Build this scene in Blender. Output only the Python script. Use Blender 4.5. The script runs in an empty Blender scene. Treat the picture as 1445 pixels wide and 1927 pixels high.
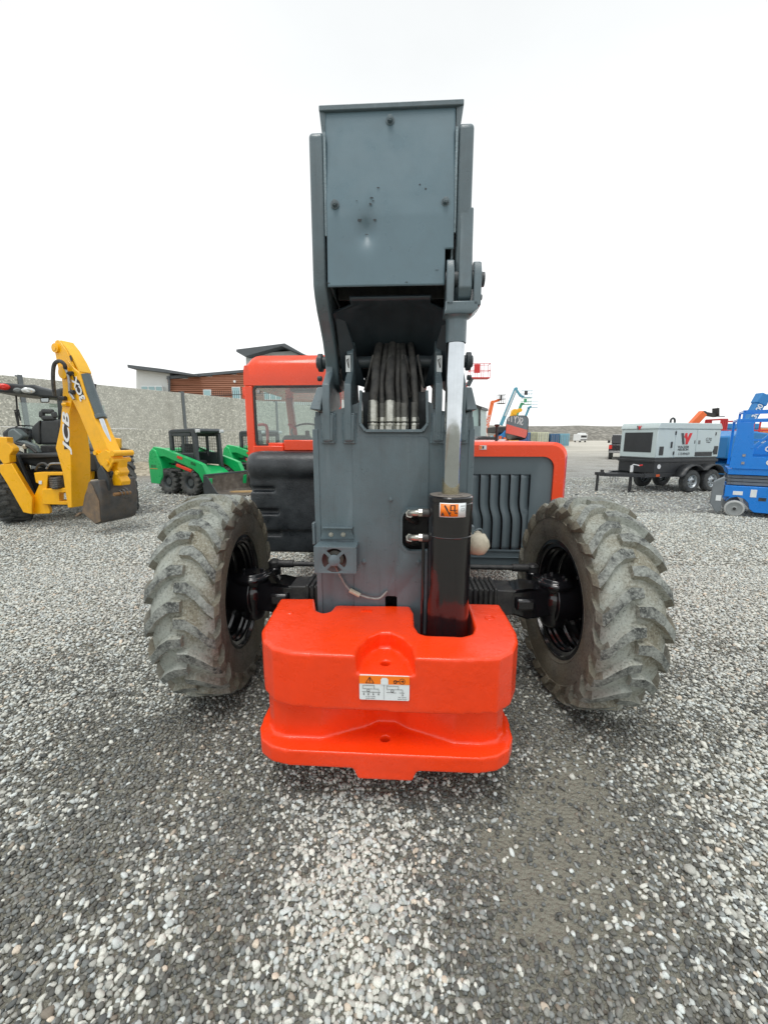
import bpy, bmesh, math, random
import numpy as np
from mathutils import Vector, Matrix
random.seed(7)
rng = np.random.default_rng(11)
R = math.radians
SC = bpy.context.scene
COL = SC.collection

# ------------------------------------------------------------------ survey of the place
# eye height 1.68 m, lens pitched down; these turn a sighting (pixel of the 1445x1927 photo) plus a known
# distance or height into a real point of the place
EYE = Vector((0, 0, 1.68)); PITCH = R(10.38); FPX = 770.0; CX, CY = 722.5, 963.5
CP, SP = math.cos(PITCH), math.sin(PITCH)
def ray(px, py):
    u = (px - CX) / FPX; v = (py - CY) / FPX
    return Vector((u, CP - v * SP, -SP - v * CP))
def onz(px, py, z=0.0):
    d = ray(px, py); t = (z - EYE.z) / d.z
    return EYE + d * t
def ony(px, py, Y):
    d = ray(px, py); return EYE + d * (Y / d.y)
MO = Vector((0.11, 2.57, 0)); MYAW = R(-3.2)
MM = Matrix.Translation(MO) @ Matrix.Rotation(MYAW, 4, 'Z'); MI = MM.inverted()
ELoc = MI @ EYE
def L(px, py, yl):                    # telehandler-local point on its plane y = yl
    d = MI.to_3x3() @ ray(px, py)
    return ELoc + d * ((yl - ELoc.y) / d.y)
def LZ(px, py, z):
    d = MI.to_3x3() @ ray(px, py)
    return ELoc + d * ((z - ELoc.z) / d.z)

# ------------------------------------------------------------------ materials
MATS = {}
def nodes(m):
    m.use_nodes = True
    nt = m.node_tree; nt.nodes.clear()
    return nt
def N(nt, t, **k):
    n = nt.nodes.new(t)
    for a, b in k.items():
        if a.startswith('i_'):
            n.inputs[a[2:].replace('_', ' ')].default_value = b
        else: setattr(n, a, b)
    return n
def ramp(nt, fac, stops, interp='LINEAR'):
    r = nt.nodes.new('ShaderNodeValToRGB'); r.color_ramp.interpolation = interp
    e = r.color_ramp.elements
    while len(e) < len(stops): e.new(0.5)
    for i, (p, c) in enumerate(stops):
        e[i].position = p
        e[i].color = c if len(c) == 4 else (*c, 1)
    nt.links.new(fac, r.inputs['Fac']); return r.outputs['Color']
def g3(v): return (v, v, v)
def mixc(nt, f, a, b, mode='MIX'):
    m = nt.nodes.new('ShaderNodeMix'); m.data_type = 'RGBA'; m.blend_type = mode
    for s, x in ((m.inputs[0], f), (m.inputs[6], a), (m.inputs[7], b)):
        if hasattr(x, 'is_output'): nt.links.new(x, s)
        elif isinstance(x, (int, float)): s.default_value = x
        else: s.default_value = (*x, 1) if len(x) == 3 else x
    return m.outputs[2]
def noise(nt, co, scale, detail=4, rough=.55, dist=0.0):
    n = N(nt, 'ShaderNodeTexNoise'); n.inputs['Scale'].default_value = scale
    n.inputs['Detail'].default_value = detail; n.inputs['Roughness'].default_value = rough
    n.inputs['Distortion'].default_value = dist
    nt.links.new(co, n.inputs['Vector']); return n.outputs['Fac']
def mapping(nt, co, sc):
    m = N(nt, 'ShaderNodeMapping'); m.inputs['Scale'].default_value = sc
    nt.links.new(co, m.inputs['Vector']); return m.outputs['Vector']
def paint(name, col, rough=.4, metal=0.0, var=.12, vs=3.0, dirt=None, damt=.35, ds=6.0, bump=.0, bs=40.0,
          spec=.5, coat=0.0, rvar=.12, chips=0.0, chipcol=(.05, .05, .05)):
    if name in MATS: return MATS[name]
    m = bpy.data.materials.new(name); nt = nodes(m)
    o = N(nt, 'ShaderNodeOutputMaterial'); b = N(nt, 'ShaderNodeBsdfPrincipled')
    nt.links.new(b.outputs[0], o.inputs[0])
    tc = N(nt, 'ShaderNodeTexCoord'); co = tc.outputs['Object']
    n1 = noise(nt, co, vs, 6, .6)
    hi = tuple(min(1, c * (1 + var)) for c in col); lo = tuple(c * (1 - var) for c in col)
    c = ramp(nt, n1, [(.3, lo), (.7, hi)])
    if dirt:
        nd = noise(nt, co, ds, 8, .65)
        f = ramp(nt, nd, [(.5 - .12 * (damt * 2), g3(0)), (.62 + .1 * (1 - damt), g3(min(1, damt * 1.6)))])
        c = mixc(nt, f, c, dirt)
    if name.startswith('grey_machine'):           # grease and rain runs
        ns_ = noise(nt, mapping(nt, co, (14, 14, .9)), 1.6, 5, .65)
        c = mixc(nt, ramp(nt, ns_, [(.56, g3(0)), (.72, g3(.38))]), c, (.055, .068, .075))
        c = mixc(nt, ramp(nt, ns_, [(.30, g3(.22)), (.42, g3(0))]), c, (.22, .27, .29))
    if chips > 0:
        nc = noise(nt, co, 22, 5, .7)
        f = ramp(nt, nc, [(.72 - chips * .1, g3(0)), (.74 - chips * .1, g3(1))])
        c = mixc(nt, f, c, chipcol)
    nt.links.new(c, b.inputs['Base Color'])
    b.inputs['Metallic'].default_value = metal
    b.inputs['Specular IOR Level'].default_value = spec
    b.inputs['Coat Weight'].default_value = coat; b.inputs['Coat Roughness'].default_value = .12
    nr = noise(nt, co, vs * 2.3, 5, .6)
    rr = ramp(nt, nr, [(.3, g3(max(.02, rough - rvar))), (.7, g3(min(1, rough + rvar)))])
    nt.links.new(rr, b.inputs['Roughness'])
    if bump > 0:
        nb = noise(nt, co, bs, 5, .6)
        bp = N(nt, 'ShaderNodeBump'); bp.inputs['Strength'].default_value = bump; bp.inputs['Distance'].default_value = .01
        nt.links.new(nb, bp.inputs['Height']); nt.links.new(bp.outputs[0], b.inputs['Normal'])
    MATS[name] = m; return m
def glass(name='window_glass', tint=(.8, .88, .86), alpha=.10, rough=.03):
    if name in MATS: return MATS[name]
    m = bpy.data.materials.new(name); nt = nodes(m)
    o = N(nt, 'ShaderNodeOutputMaterial'); t = N(nt, 'ShaderNodeBsdfTransparent'); t.inputs[0].default_value = (*tint, 1)
    g = N(nt, 'ShaderNodeBsdfGlossy'); g.inputs['Roughness'].default_value = rough
    mx = N(nt, 'ShaderNodeMixShader'); mx.inputs[0].default_value = alpha
    nt.links.new(t.outputs[0], mx.inputs[1]); nt.links.new(g.outputs[0], mx.inputs[2]); nt.links.new(mx.outputs[0], o.inputs[0])
    MATS[name] = m; return m

# ------------------------------------------------------------------ mesh building
class MB:
    def __init__(s): s.v = []; s.f = []; s.m = []; s.mi = 0
    def add(s, vs, fs):
        o = len(s.v); s.v += [tuple(x) for x in vs]
        for f in fs: s.f.append(tuple(i + o for i in f)); s.m.append(s.mi)
        return s
    def bb(s, x0, x1, y0, y1, z0, z1, M=None):
        v = [Vector((x, y, z)) for z in (z0, z1) for y in (y0, y1) for x in (x0, x1)]
        if M is not None: v = [M @ p for p in v]
        return s.add(v, [(0, 2, 3, 1), (4, 5, 7, 6), (0, 1, 5, 4), (2, 6, 7, 3), (0, 4, 6, 2), (1, 3, 7, 5)])
    def bar(s, p0, p1, w, h=None, up=(0, 0, 1)):    # rectangular bar between two points
        h = h or w; p0 = Vector(p0); p1 = Vector(p1); d = (p1 - p0).normalized()
        u = Vector(up); r = d.cross(u)
        if r.length < 1e-4: r = d.cross(Vector((0, 1, 0)))
        r.normalize(); u = r.cross(d)
        v = [p + r * a * w / 2 + u * b * h / 2 for p in (p0, p1) for a, b in ((-1, -1), (1, -1), (1, 1), (-1, 1))]
        return s.add(v, [(3, 2, 1, 0), (4, 5, 6, 7), (0, 1, 5, 4), (1, 2, 6, 5), (2, 3, 7, 6), (3, 0, 4, 7)])
    def tube(s, pts, r, n=10, cap=True):
        pts = [Vector(p) for p in pts]; k = len(pts)
        rs = r if isinstance(r, (list, tuple)) else [r] * k
        t0 = (pts[1] - pts[0]).normalized(); a = t0.orthogonal().normalized()
        vs = []
        for i, p in enumerate(pts):
            t = (pts[min(i + 1, k - 1)] - pts[max(i - 1, 0)]).normalized()
            a = (a - t * a.dot(t)).normalized(); b = t.cross(a)
            for j in range(n):
                w = 2 * math.pi * j / n
                vs.append(p + (a * math.cos(w) + b * math.sin(w)) * rs[i])
        fs = [(i * n + j, i * n + (j + 1) % n, (i + 1) * n + (j + 1) % n, (i + 1) * n + j) for i in range(k - 1) for j in range(n)]
        if cap: fs += [tuple(range(n))[::-1], tuple(range((k - 1) * n, k * n))]
        return s.add(vs, fs)
    def cyl(s, p0, p1, r0, r1=None, n=20): return s.tube([p0, p1], [r0, r0 if r1 is None else r1], n)
    def prism(s, poly, axis, a0, a1, M=None):        # poly in the two remaining axes (cyclic order kept x,y,z)
        def mk(p, a):
            q = {'x': (a, p[0], p[1]), 'y': (p[0], a, p[1]), 'z': (p[0], p[1], a)}[axis]
            q = Vector(q); return M @ q if M is not None else q
        n = len(poly)
        v = [mk(p, a0) for p in poly] + [mk(p, a1) for p in poly]
        return s.add(v, [tuple(range(n))[::-1], tuple(range(n, 2 * n))] + [(i, (i + 1) % n, n + (i + 1) % n, n + i) for i in range(n)])
    def loft(s, a, b):
        n = len(a)
        return s.add(list(a) + list(b), [tuple(range(n))[::-1], tuple(range(n, 2 * n))] + [(i, (i + 1) % n, n + (i + 1) % n, n + i) for i in range(n)])
    def lathe(s, prof, o=(0, 0, 0), ax=(0, 0, 1), n=32, closed=False):   # prof: (r, h)
        o = Vector(o); ax = Vector(ax).normalized(); a = ax.orthogonal().normalized(); b = ax.cross(a); k = len(prof)
        vs = [o + ax * h + (a * math.cos(2 * math.pi * j / n) + b * math.sin(2 * math.pi * j / n)) * r for r, h in prof for j in range(n)]
        m = k if closed else k - 1
        fs = [(i * n + j, i * n + (j + 1) % n, ((i + 1) % k) * n + (j + 1) % n, ((i + 1) % k) * n + j) for i in range(m) for j in range(n)]
        return s.add(vs, fs)
    def grid(s, fn, nu, nv):
        vs = [fn(i / nu, j / nv) for j in range(nv + 1) for i in range(nu + 1)]
        return s.add(vs, [(j * (nu + 1) + i, j * (nu + 1) + i + 1, (j + 1) * (nu + 1) + i + 1, (j + 1) * (nu + 1) + i) for j in range(nv) for i in range(nu)])
    def build(s, name, mats, parent=None, bevel=0, seg=2, recalc=True, ang=35, solid=0, sm=True):
        me = bpy.data.meshes.new(name)
        me.from_pydata(s.v, [], s.f)
        mats = mats if isinstance(mats, (list, tuple)) else [mats]
        for m in mats: me.materials.append(m)
        me.polygons.foreach_set('material_index', s.m)
        bm = bmesh.new(); bm.from_mesh(me)
        bmesh.ops.remove_doubles(bm, verts=bm.verts, dist=1e-6)
        if recalc: bmesh.ops.recalc_face_normals(bm, faces=bm.faces)
        ca = math.radians(ang)
        for f in bm.faces: f.smooth = sm
        for e in bm.edges:
            if len(e.link_faces) == 2: e.smooth = e.calc_face_angle(0) < ca
        bm.to_mesh(me); bm.free()
        o = bpy.data.objects.new(name, me); COL.objects.link(o)
        if parent: o.parent = parent
        if solid:
            d = o.modifiers.new('thickness', 'SOLIDIFY'); d.thickness = solid; d.offset = 0
        if bevel:
            d = o.modifiers.new('edge_round', 'BEVEL'); d.width = bevel; d.segments = seg; d.limit_method = 'ANGLE'; d.angle_limit = R(35)
        return o
def thing(name, label, cat, loc=(0, 0, 0), rz=0, group=None):
    o = bpy.data.objects.new(name, None); COL.objects.link(o); o.empty_display_size = .2
    o.location = loc; o.rotation_euler = (0, 0, rz); o['label'] = label; o['category'] = cat
    if group: o['group'] = group
    return o
def tag(o, label=None, cat=None, group=None, kind=None):
    for k, x in (('label', label), ('category', cat), ('group', group), ('kind', kind)):
        if x: o[k] = x
    return o
def baked(o):                       # replace an object's mesh by its evaluated one
    dg = bpy.context.evaluated_depsgraph_get()
    me = bpy.data.meshes.new_from_object(o.evaluated_get(dg)); o.modifiers.clear(); o.data = me
    return o
def cast(name, solids, cutters, mat, parent, voxel=.008, it=6, fac=.5):
    """solid MBs joined, cutters subtracted, then re-surfaced with soft cast edges"""
    o = solids.build(name, mat, None, recalc=True)
    ct = []
    for c in cutters:
        k = c.build('cutter', mat, None); ct.append(k)
        d = o.modifiers.new('cut', 'BOOLEAN'); d.object = k; d.operation = 'DIFFERENCE'; d.solver = 'EXACT'; d.use_self = True
    d = o.modifiers.new('remesh', 'REMESH'); d.mode = 'VOXEL'; d.voxel_size = voxel; d.use_smooth_shade = True
    d = o.modifiers.new('smooth', 'SMOOTH'); d.iterations = it; d.factor = fac
    baked(o)
    for k in ct: bpy.data.objects.remove(k)
    o.data.materials.clear(); o.data.materials.append(mat)
    o.data.name = name
    if parent: o.parent = parent
    return o
def cutplate(name, solids, cutters, mat, parent, bevel=0):
    o = solids.build(name, mat, None)
    ct = []
    for c in cutters:
        k = c.build('cutter', mat, None); ct.append(k)
        d = o.modifiers.new('cut', 'BOOLEAN'); d.object = k; d.operation = 'DIFFERENCE'; d.solver = 'EXACT'
    baked(o)
    for k in ct: bpy.data.objects.remove(k)
    if bevel:
        d = o.modifiers.new('edge_round', 'BEVEL'); d.width = bevel; d.segments = 2; d.limit_method = 'ANGLE'; d.angle_limit = R(35)
    if parent: o.parent = parent
    return o
def text(s, size, pos, right, up, mat, parent=None, name='lettering', ext=.002, bold=0.0, shear=0.0, sx=1.0, align='CENTER'):
    cu = bpy.data.curves.new(name, 'FONT'); cu.body = s; cu.size = 1; cu.align_x = align; cu.align_y = 'CENTER'
    cu.offset = bold; cu.shear = shear; cu.extrude = ext / size; cu.resolution_u = 3
    t = bpy.data.objects.new(name, cu); COL.objects.link(t)
    dg = bpy.context.evaluated_depsgraph_get(); me = bpy.data.meshes.new_from_object(t.evaluated_get(dg))
    bpy.data.objects.remove(t)
    r = Vector(right).normalized(); u = Vector(up); u = (u - r * u.dot(r)).normalized(); n = r.cross(u)
    M = Matrix((( r.x * size * sx, u.x * size, n.x * size, pos[0]), (r.y * size * sx, u.y * size, n.y * size, pos[1]),
                (r.z * size * sx, u.z * size, n.z * size, pos[2]), (0, 0, 0, 1)))
    me.transform(M); me.materials.clear(); me.materials.append(mat)
    o = bpy.data.objects.new(name, me); COL.objects.link(o)
    if parent: o.parent = parent
    return o
def arc(cx, cy, r, a0, a1, n=6):
    return [(cx + r * math.cos(R(a0 + (a1 - a0) * i / n)), cy + r * math.sin(R(a0 + (a1 - a0) * i / n))) for i in range(n + 1)]
def rrect(x0, x1, y0, y1, r, n=5):
    return arc(x1 - r, y0 + r, r, -90, 0, n) + arc(x1 - r, y1 - r, r, 0, 90, n) + arc(x0 + r, y1 - r, r, 90, 180, n) + arc(x0 + r, y0 + r, r, 180, 270, n)
def copy_tree(o, parent=None):
    c = o.copy(); COL.objects.link(c)
    if parent: c.parent = parent
    for ch in list(o.children): copy_tree(ch, c)
    return c
def bezier(pts, n=8):      # catmull-rom through points
    P = [Vector(p) for p in pts]; P = [P[0] * 2 - P[1]] + P + [P[-1] * 2 - P[-2]]; out = []
    for i in range(1, len(P) - 2):
        for k in range(n):
            t = k / n; a, b, c, d = P[i - 1], P[i], P[i + 1], P[i + 2]
            out.append(.5 * ((2 * b) + (c - a) * t + (2 * a - 5 * b + 4 * c - d) * t * t + (3 * b - a - 3 * c + d) * t ** 3))
    out.append(P[-2]); return out
# ------------------------------------------------------------------ camera, sky, light
cam = bpy.data.objects.new('camera', bpy.data.cameras.new('camera')); COL.objects.link(cam); SC.camera = cam
cam.location = EYE; cam.rotation_euler = (R(90) - PITCH, 0, 0)
cam.data.sensor_fit = 'VERTICAL'; cam.data.sensor_height = 36; cam.data.lens = 36 * FPX / 1927
cam.data.clip_start = .02; cam.data.clip_end = 3000
SUN_EL, SUN_AZ = 72, 200          # high behind the viewer's left shoulder, veiled by cloud
w = bpy.data.worlds.new('World'); SC.world = w; w.use_nodes = True; nt = w.node_tree; nt.nodes.clear()
wo = N(nt, 'ShaderNodeOutputWorld'); bg = N(nt, 'ShaderNodeBackground'); nt.links.new(bg.outputs[0], wo.inputs[0])
sky = N(nt, 'ShaderNodeTexSky'); sky.sky_type = 'NISHITA'; sky.sun_disc = False
sky.sun_elevation = R(SUN_EL); sky.sun_rotation = R(SUN_AZ)
tc = N(nt, 'ShaderNodeTexCoord'); sx = N(nt, 'ShaderNodeSeparateXYZ'); nt.links.new(tc.outputs['Generated'], sx.inputs[0])
grad = ramp(nt, sx.outputs['Z'], [(0.0, (1.12, 1.13, 1.12)), (.25, (1.12, 1.13, 1.13)), (.6, (.90, .92, .92)), (1.0, (.82, .845, .85))])
cl = noise(nt, mapping(nt, tc.outputs['Generated'], (1, 1, 2.2)), 1.6, 5, .5)
clr = ramp(nt, cl, [(.3, g3(.94)), (.7, g3(1.06))])
cloud = mixc(nt, 1.0, grad, clr, 'MULTIPLY')
skd = mixc(nt, 1.0, sky.outputs[0], g3(.12), 'MULTIPLY')
fin = mixc(nt, .95, skd, cloud)
nt.links.new(fin, bg.inputs[0]); bg.inputs[1].default_value = 1.0
sl = bpy.data.lights.new('sun', 'SUN'); sl.energy = 1.5; sl.angle = R(28); sl.color = (1, .97, .93)
so = bpy.data.objects.new('sun', sl); COL.objects.link(so)
a = R(SUN_AZ); sd = Vector((math.sin(a) * math.cos(R(SUN_EL)), math.cos(a) * math.cos(R(SUN_EL)), math.sin(R(SUN_EL))))
so.rotation_euler = sd.to_track_quat('Z', 'Y').to_euler(); so.location = (0, 0, 30)
SC.view_settings.view_transform = 'Standard'; SC.view_settings.look = 'None'
SC.view_settings.exposure = .17; SC.view_settings.gamma = 1

# ------------------------------------------------------------------ ground
m = bpy.data.materials.new('gravel_ground'); nt = nodes(m)
o = N(nt, 'ShaderNodeOutputMaterial'); b = N(nt, 'ShaderNodeBsdfPrincipled'); nt.links.new(b.outputs[0], o.inputs[0])
tc = N(nt, 'ShaderNodeTexCoord'); co = tc.outputs['Object']
wob = N(nt, 'ShaderNodeVectorMath', operation='ADD'); nn = N(nt, 'ShaderNodeTexNoise'); nn.inputs['Scale'].default_value = 30
nt.links.new(co, nn.inputs['Vector']); sc_ = N(nt, 'ShaderNodeVectorMath', operation='SCALE'); sc_.inputs['Scale'].default_value = .02
nt.links.new(nn.outputs['Color'], sc_.inputs[0]); nt.links.new(co, wob.inputs[0]); nt.links.new(sc_.outputs[0], wob.inputs[1])
def vor(scale, feat='F1'):
    v = N(nt, 'ShaderNodeTexVoronoi', feature=feat); v.inputs['Scale'].default_value = scale
    nt.links.new(wob.outputs[0], v.inputs['Vector']); return v
v1 = vor(58); v1e = vor(58, 'DISTANCE_TO_EDGE'); v2 = vor(19)
sp = N(nt, 'ShaderNodeSeparateColor'); nt.links.new(v1.outputs['Color'], sp.inputs[0])
big = noise(nt, co, .55, 5, .6); big2 = noise(nt, mapping(nt, co, (1, .35, 1)), .9, 4, .55)
st_d = ramp(nt, sp.outputs[0], [(0, (.17, .172, .16)), (.5, (.33, .335, .31)), (.8, (.50, .50, .47)), (1, (.70, .72, .69))])
st_l = ramp(nt, sp.outputs[0], [(0, (.28, .29, .28)), (.4, (.48, .50, .485)), (1, (.80, .82, .80))])
fl = ramp(nt, big, [(.38, g3(0)), (.56, g3(1))])
stones = mixc(nt, fl, st_d, st_l)
stones = mixc(nt, ramp(nt, sp.outputs[1], [(.8, g3(0)), (.9, g3(.5))]), stones, (.33, .27, .20))
gap = ramp(nt, v1.outputs['Distance'], [(0.25, g3(0)), (.75, g3(.8))])
col = mixc(nt, gap, stones, (.11, .11, .10))
nearm = N(nt, 'ShaderNodeMapRange'); nearm.inputs[1].default_value = 4.0; nearm.inputs[2].default_value = 9.0; sepn = N(nt, 'ShaderNodeSeparateXYZ'); nt.links.new(co, sepn.inputs[0]); nt.links.new(sepn.outputs['Y'], nearm.inputs[0])
grit = ramp(nt, noise(nt, co, 240, 6, .8), [(.32, (.13, .13, .10)), (.5, (.29, .285, .235)), (.66, (.44, .435, .37))])
col = mixc(nt, nearm.outputs[0], grit, col)
dm = ramp(nt, noise(nt, co, .8, 7, .65), [(.55, g3(0)), (.64, g3(.7))])
col = mixc(nt, dm, col, (.205, .198, .165))
mud = ramp(nt, big2, [(.60, g3(0)), (.72, g3(.45))])
col = mixc(nt, mud, col, (.25, .215, .17))
sepp = N(nt, 'ShaderNodeSeparateXYZ'); nt.links.new(co, sepp.inputs[0])
# dusty earth near the foot of the wall and out on the far yard
far = N(nt, 'ShaderNodeMapRange'); far.inputs[1].default_value = 16; far.inputs[2].default_value = 55; nt.links.new(sepp.outputs['Y'], far.inputs[0])
farc = ramp(nt, noise(nt, mapping(nt, co, (.25, 1, 1)), .22, 6, .7), [(.3, (.34, .325, .275)), (.5, (.50, .48, .42)), (.7, (.66, .63, .55))])
col = mixc(nt, far.outputs[0], col, farc)
wl = N(nt, 'ShaderNodeVectorMath', operation='DOT_PRODUCT'); wl.inputs[1].default_value = (-.865, .502, 0); nt.links.new(co, wl.inputs[0])
wr = N(nt, 'ShaderNodeMapRange'); wr.inputs[1].default_value = 15.0; wr.inputs[2].default_value = 20.0; nt.links.new(wl.outputs['Value'], wr.inputs[0])
earth = ramp(nt, noise(nt, co, 3.5, 8, .7), [(.3, (.11, .085, .06)), (.5, (.24, .20, .145)), (.7, (.40, .36, .28))])
col = mixc(nt, wr.outputs[0], col, earth)
nt.links.new(col, b.inputs['Base Color']); b.inputs['Roughness'].default_value = .85; b.inputs['Specular IOR Level'].default_value = .25
h = mixc(nt, .4, ramp(nt, v1.outputs['Distance'], [(0, g3(1)), (.8, g3(0))]), noise(nt, co, 160, 5, .75))
bp = N(nt, 'ShaderNodeBump'); bp.inputs['Strength'].default_value = .9; bp.inputs['Distance'].default_value = .03
nt.links.new(h, bp.inputs['Height']); nt.links.new(bp.outputs[0], b.inputs['Normal'])
g = MB(); g.add([(-600, -200, 0), (600, -200, 0), (600, 900, 0), (-600, 900, 0)], [(0, 1, 2, 3)])
tag(g.build('ground', m), kind='structure')

# loose stones: every one a little crushed rock of its own
def rock(sub):
    bm = bmesh.new(); bmesh.ops.create_icosphere(bm, subdivisions=sub, radius=1)
    V = np.array([v.co[:] for v in bm.verts]); F = np.array([[v.index for v in f.verts] for f in bm.faces]); bm.free()
    for _ in range(5):                                   # knock flats off it
        d = rng.normal(size=3); d /= np.linalg.norm(d); c = rng.uniform(.5, .85)
        s = V @ d; V = V - np.outer(np.maximum(s - c, 0), d)
    V += rng.normal(size=V.shape) * (.06 if sub == 2 else .13)
    return V, F
def lump(x, y, cx, cy, sx, sy, a=0):
    c, s = math.cos(a), math.sin(a); u = ((x - cx) * c + (y - cy) * s) / sx; v = (-(x - cx) * s + (y - cy) * c) / sy
    return np.exp(-(u * u + v * v))
def vnoise(x, y, f, seed):
    r = np.random.default_rng(seed).random((256, 256)); x = x * f + 100; y = y * f + 100
    i = np.floor(x).astype(int); j = np.floor(y).astype(int); u = x - i; v = y - j; u = u * u * (3 - 2 * u); v = v * v * (3 - 2 * v)
    g = lambda a, b: r[a % 256, b % 256]
    return (g(i, j) * (1 - u) + g(i + 1, j) * u) * (1 - v) + (g(i, j + 1) * (1 - u) + g(i + 1, j + 1) * u) * v
def scatter(y0, y1, pitch, sub, rmin, rmax, keep, hw=1.12):
    ny = int((y1 - y0) / pitch); xs = []; ys = []
    for k in range(ny):
        y = y0 + (k + .5) * pitch; w_ = hw * y + .55; n = int(2 * w_ / pitch)
        xs.append(-w_ + (np.arange(n) + .5) * pitch); ys.append(np.full(n, y))
    x = np.concatenate(xs); y = np.concatenate(ys)
    x = x + rng.uniform(-.62, .62, x.size) * pitch; y = y + rng.uniform(-.62, .62, x.size) * pitch
    sand = lump(x, y, .66, 1.38, .30, .34, .3) * 1.6 + lump(x, y, .98, 1.75, .24, .45) * .9 + lump(x, y, -1.05, 1.7, .35, .5) * .45 + lump(x, y, .40, .92, .14, .22) * .35 + .35 * np.clip(vnoise(x, y, 1.1, 5) * 4 - 2.6, 0, 1)
    sand = sand * (.65 + .7 * vnoise(x, y, 7, 3))
    k = rng.random(x.size) < keep * (1 - .76 * np.clip(sand * 1.4 - .5, 0, 1))
    k &= rng.random(x.size) < np.clip((16.5 - (-.865 * x + .502 * y)) / 3.5, .06, 1)
    x, y, sand = x[k], y[k], sand[k]
    lightp = (1.15 * lump(x, y, -.12, 1.2, .26, .75, .28) + .35 * lump(x, y, -.75, .95, .35, .4) + 1.1 * lump(x, y, 1.9, 1.35, .5, .9, -.3)
              + .9 * lump(x, y, -3.2, 3.8, 1.3, 3.2) + .9 * lump(x, y, 3.6, 3.6, 1.4, 3.4) + .9 * np.clip((y - 2.7) / 2.2, 0, 1))
    cl = vnoise(x, y, 3.3, 9) * .6 + vnoise(x, y, 11, 10) * .4
    lightp = np.clip(.12 + lightp * .75 + (cl - .5) * .75, .03, .92)
    isl = rng.random(x.size) < lightp
    fl_ = np.clip((y - 2.5) / 4, 0, 1)
    tone = np.where(isl, rng.uniform(.36, .72, x.size), .10 + .22 * rng.random(x.size) ** 1.4 + .15 * fl_)
    br = rng.random(x.size)
    colr = np.stack([tone * .985, tone, tone * .91], 1)
    colr[br < .3] = np.stack([tone * .94, tone * 1.01, tone * .98], 1)[br < .3]
    bb_ = br > .955; colr[bb_] = np.stack([tone * 1.05, tone * .93, tone * .76], 1)[bb_]
    s = rmin + (rmax - rmin) * rng.random(x.size) ** 1.7; s = s * np.where(isl, 1.15, 1.0)
    s = np.where(rng.random(x.size) < .012, s * 1.55, s)
    Vs, Fs, Cs, off = [], [], [], 0
    var = [rock(sub) for _ in range(14)]; vi = rng.integers(0, 14, x.size)
    for q, (V, F) in enumerate(var):
        ids = np.where(vi == q)[0]; n = ids.size
        if n == 0: continue
        sc = s[ids, None] * np.stack([rng.uniform(.9, 1.35, n), rng.uniform(.65, 1.0, n), rng.uniform(.45, .8, n)], 1)
        P = V[None] * sc[:, None, :]
        t = rng.normal(0, .3, n); ct, st = np.cos(t)[:, None], np.sin(t)[:, None]
        P = np.stack([P[..., 0] * ct - P[..., 2] * st, P[..., 1], P[..., 0] * st + P[..., 2] * ct], -1)
        t = rng.uniform(0, 6.283, n); ct, st = np.cos(t)[:, None], np.sin(t)[:, None]
        P = np.stack([P[..., 0] * ct - P[..., 1] * st, P[..., 0] * st + P[..., 1] * ct, P[..., 2]], -1)
        P[..., 0] += x[ids, None]; P[..., 1] += y[ids, None]; P[..., 2] += (sc[:, 2] * rng.uniform(.15, 1.1, n))[:, None]
        Vs.append(P.reshape(-1, 3)); nv = V.shape[0]
        Fs.append((F[None] + (np.arange(n) * nv)[:, None, None] + off).reshape(-1, 3)); off += n * nv
        Cs.append(np.repeat(colr[ids], nv, 0))
    return np.concatenate(Vs), np.concatenate(Fs), np.concatenate(Cs)
def stone_mesh(name, V, F, C, mat, smooth):
    me = bpy.data.meshes.new(name); me.vertices.add(len(V)); me.vertices.foreach_set('co', V.astype(np.float32).ravel())
    me.loops.add(F.size); me.loops.foreach_set('vertex_index', F.astype(np.int32).ravel())
    me.polygons.add(len(F)); me.polygons.foreach_set('loop_start', np.arange(0, F.size, 3, dtype=np.int32))
    me.polygons.foreach_set('loop_total', np.full(len(F), 3, np.int32)); me.polygons.foreach_set('use_smooth', np.full(len(F), smooth))
    ca = me.color_attributes.new('tone', 'FLOAT_COLOR', 'POINT')
    ca.data.foreach_set('color', np.concatenate([C, np.ones((len(C), 1))], 1).astype(np.float32).ravel())
    me.update(); me.validate(); me.materials.append(mat)
    o = bpy.data.objects.new(name, me); COL.objects.link(o); return o
m = bpy.data.materials.new('crushed_stone'); nt = nodes(m)
o = N(nt, 'ShaderNodeOutputMaterial'); b = N(nt, 'ShaderNodeBsdfPrincipled'); nt.links.new(b.outputs[0], o.inputs[0])
at = N(nt, 'ShaderNodeAttribute', attribute_name='tone'); tc = N(nt, 'ShaderNodeTexCoord')
sp1 = ramp(nt, noise(nt, tc.outputs['Object'], 260, 4, .7), [(.3, g3(.78)), (.7, g3(1.18))])
nt.links.new(mixc(nt, 1.0, at.outputs['Color'], sp1, 'MULTIPLY'), b.inputs['Base Color'])
b.inputs['Roughness'].default_value = .7; b.inputs['Specular IOR Level'].default_value = .3
parts = [scatter(.55, 1.7, .0128, 2, .0058, .0125, .97), scatter(1.7, 3.0, .0142, 1, .0065, .0135, .97), scatter(3.0, 5.2, .0195, 1, .0085, .0165, .95), scatter(5.2, 9.0, .031, 1, .012, .021, .9), scatter(9.0, 17.0, .085, 1, .018, .034, .75)]
V = []; F = []; C = []; off = 0
for v_, f_, c_ in parts: V.append(v_); F.append(f_ + off); C.append(c_); off += len(v_)
st = stone_mesh('loose_gravel', np.concatenate(V), np.concatenate(F), np.concatenate(C), m, True)
tag(st, 'loose grey and white crushed gravel covering the yard around the machines', 'gravel', kind='stuff')
print('stones verts', off)
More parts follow.
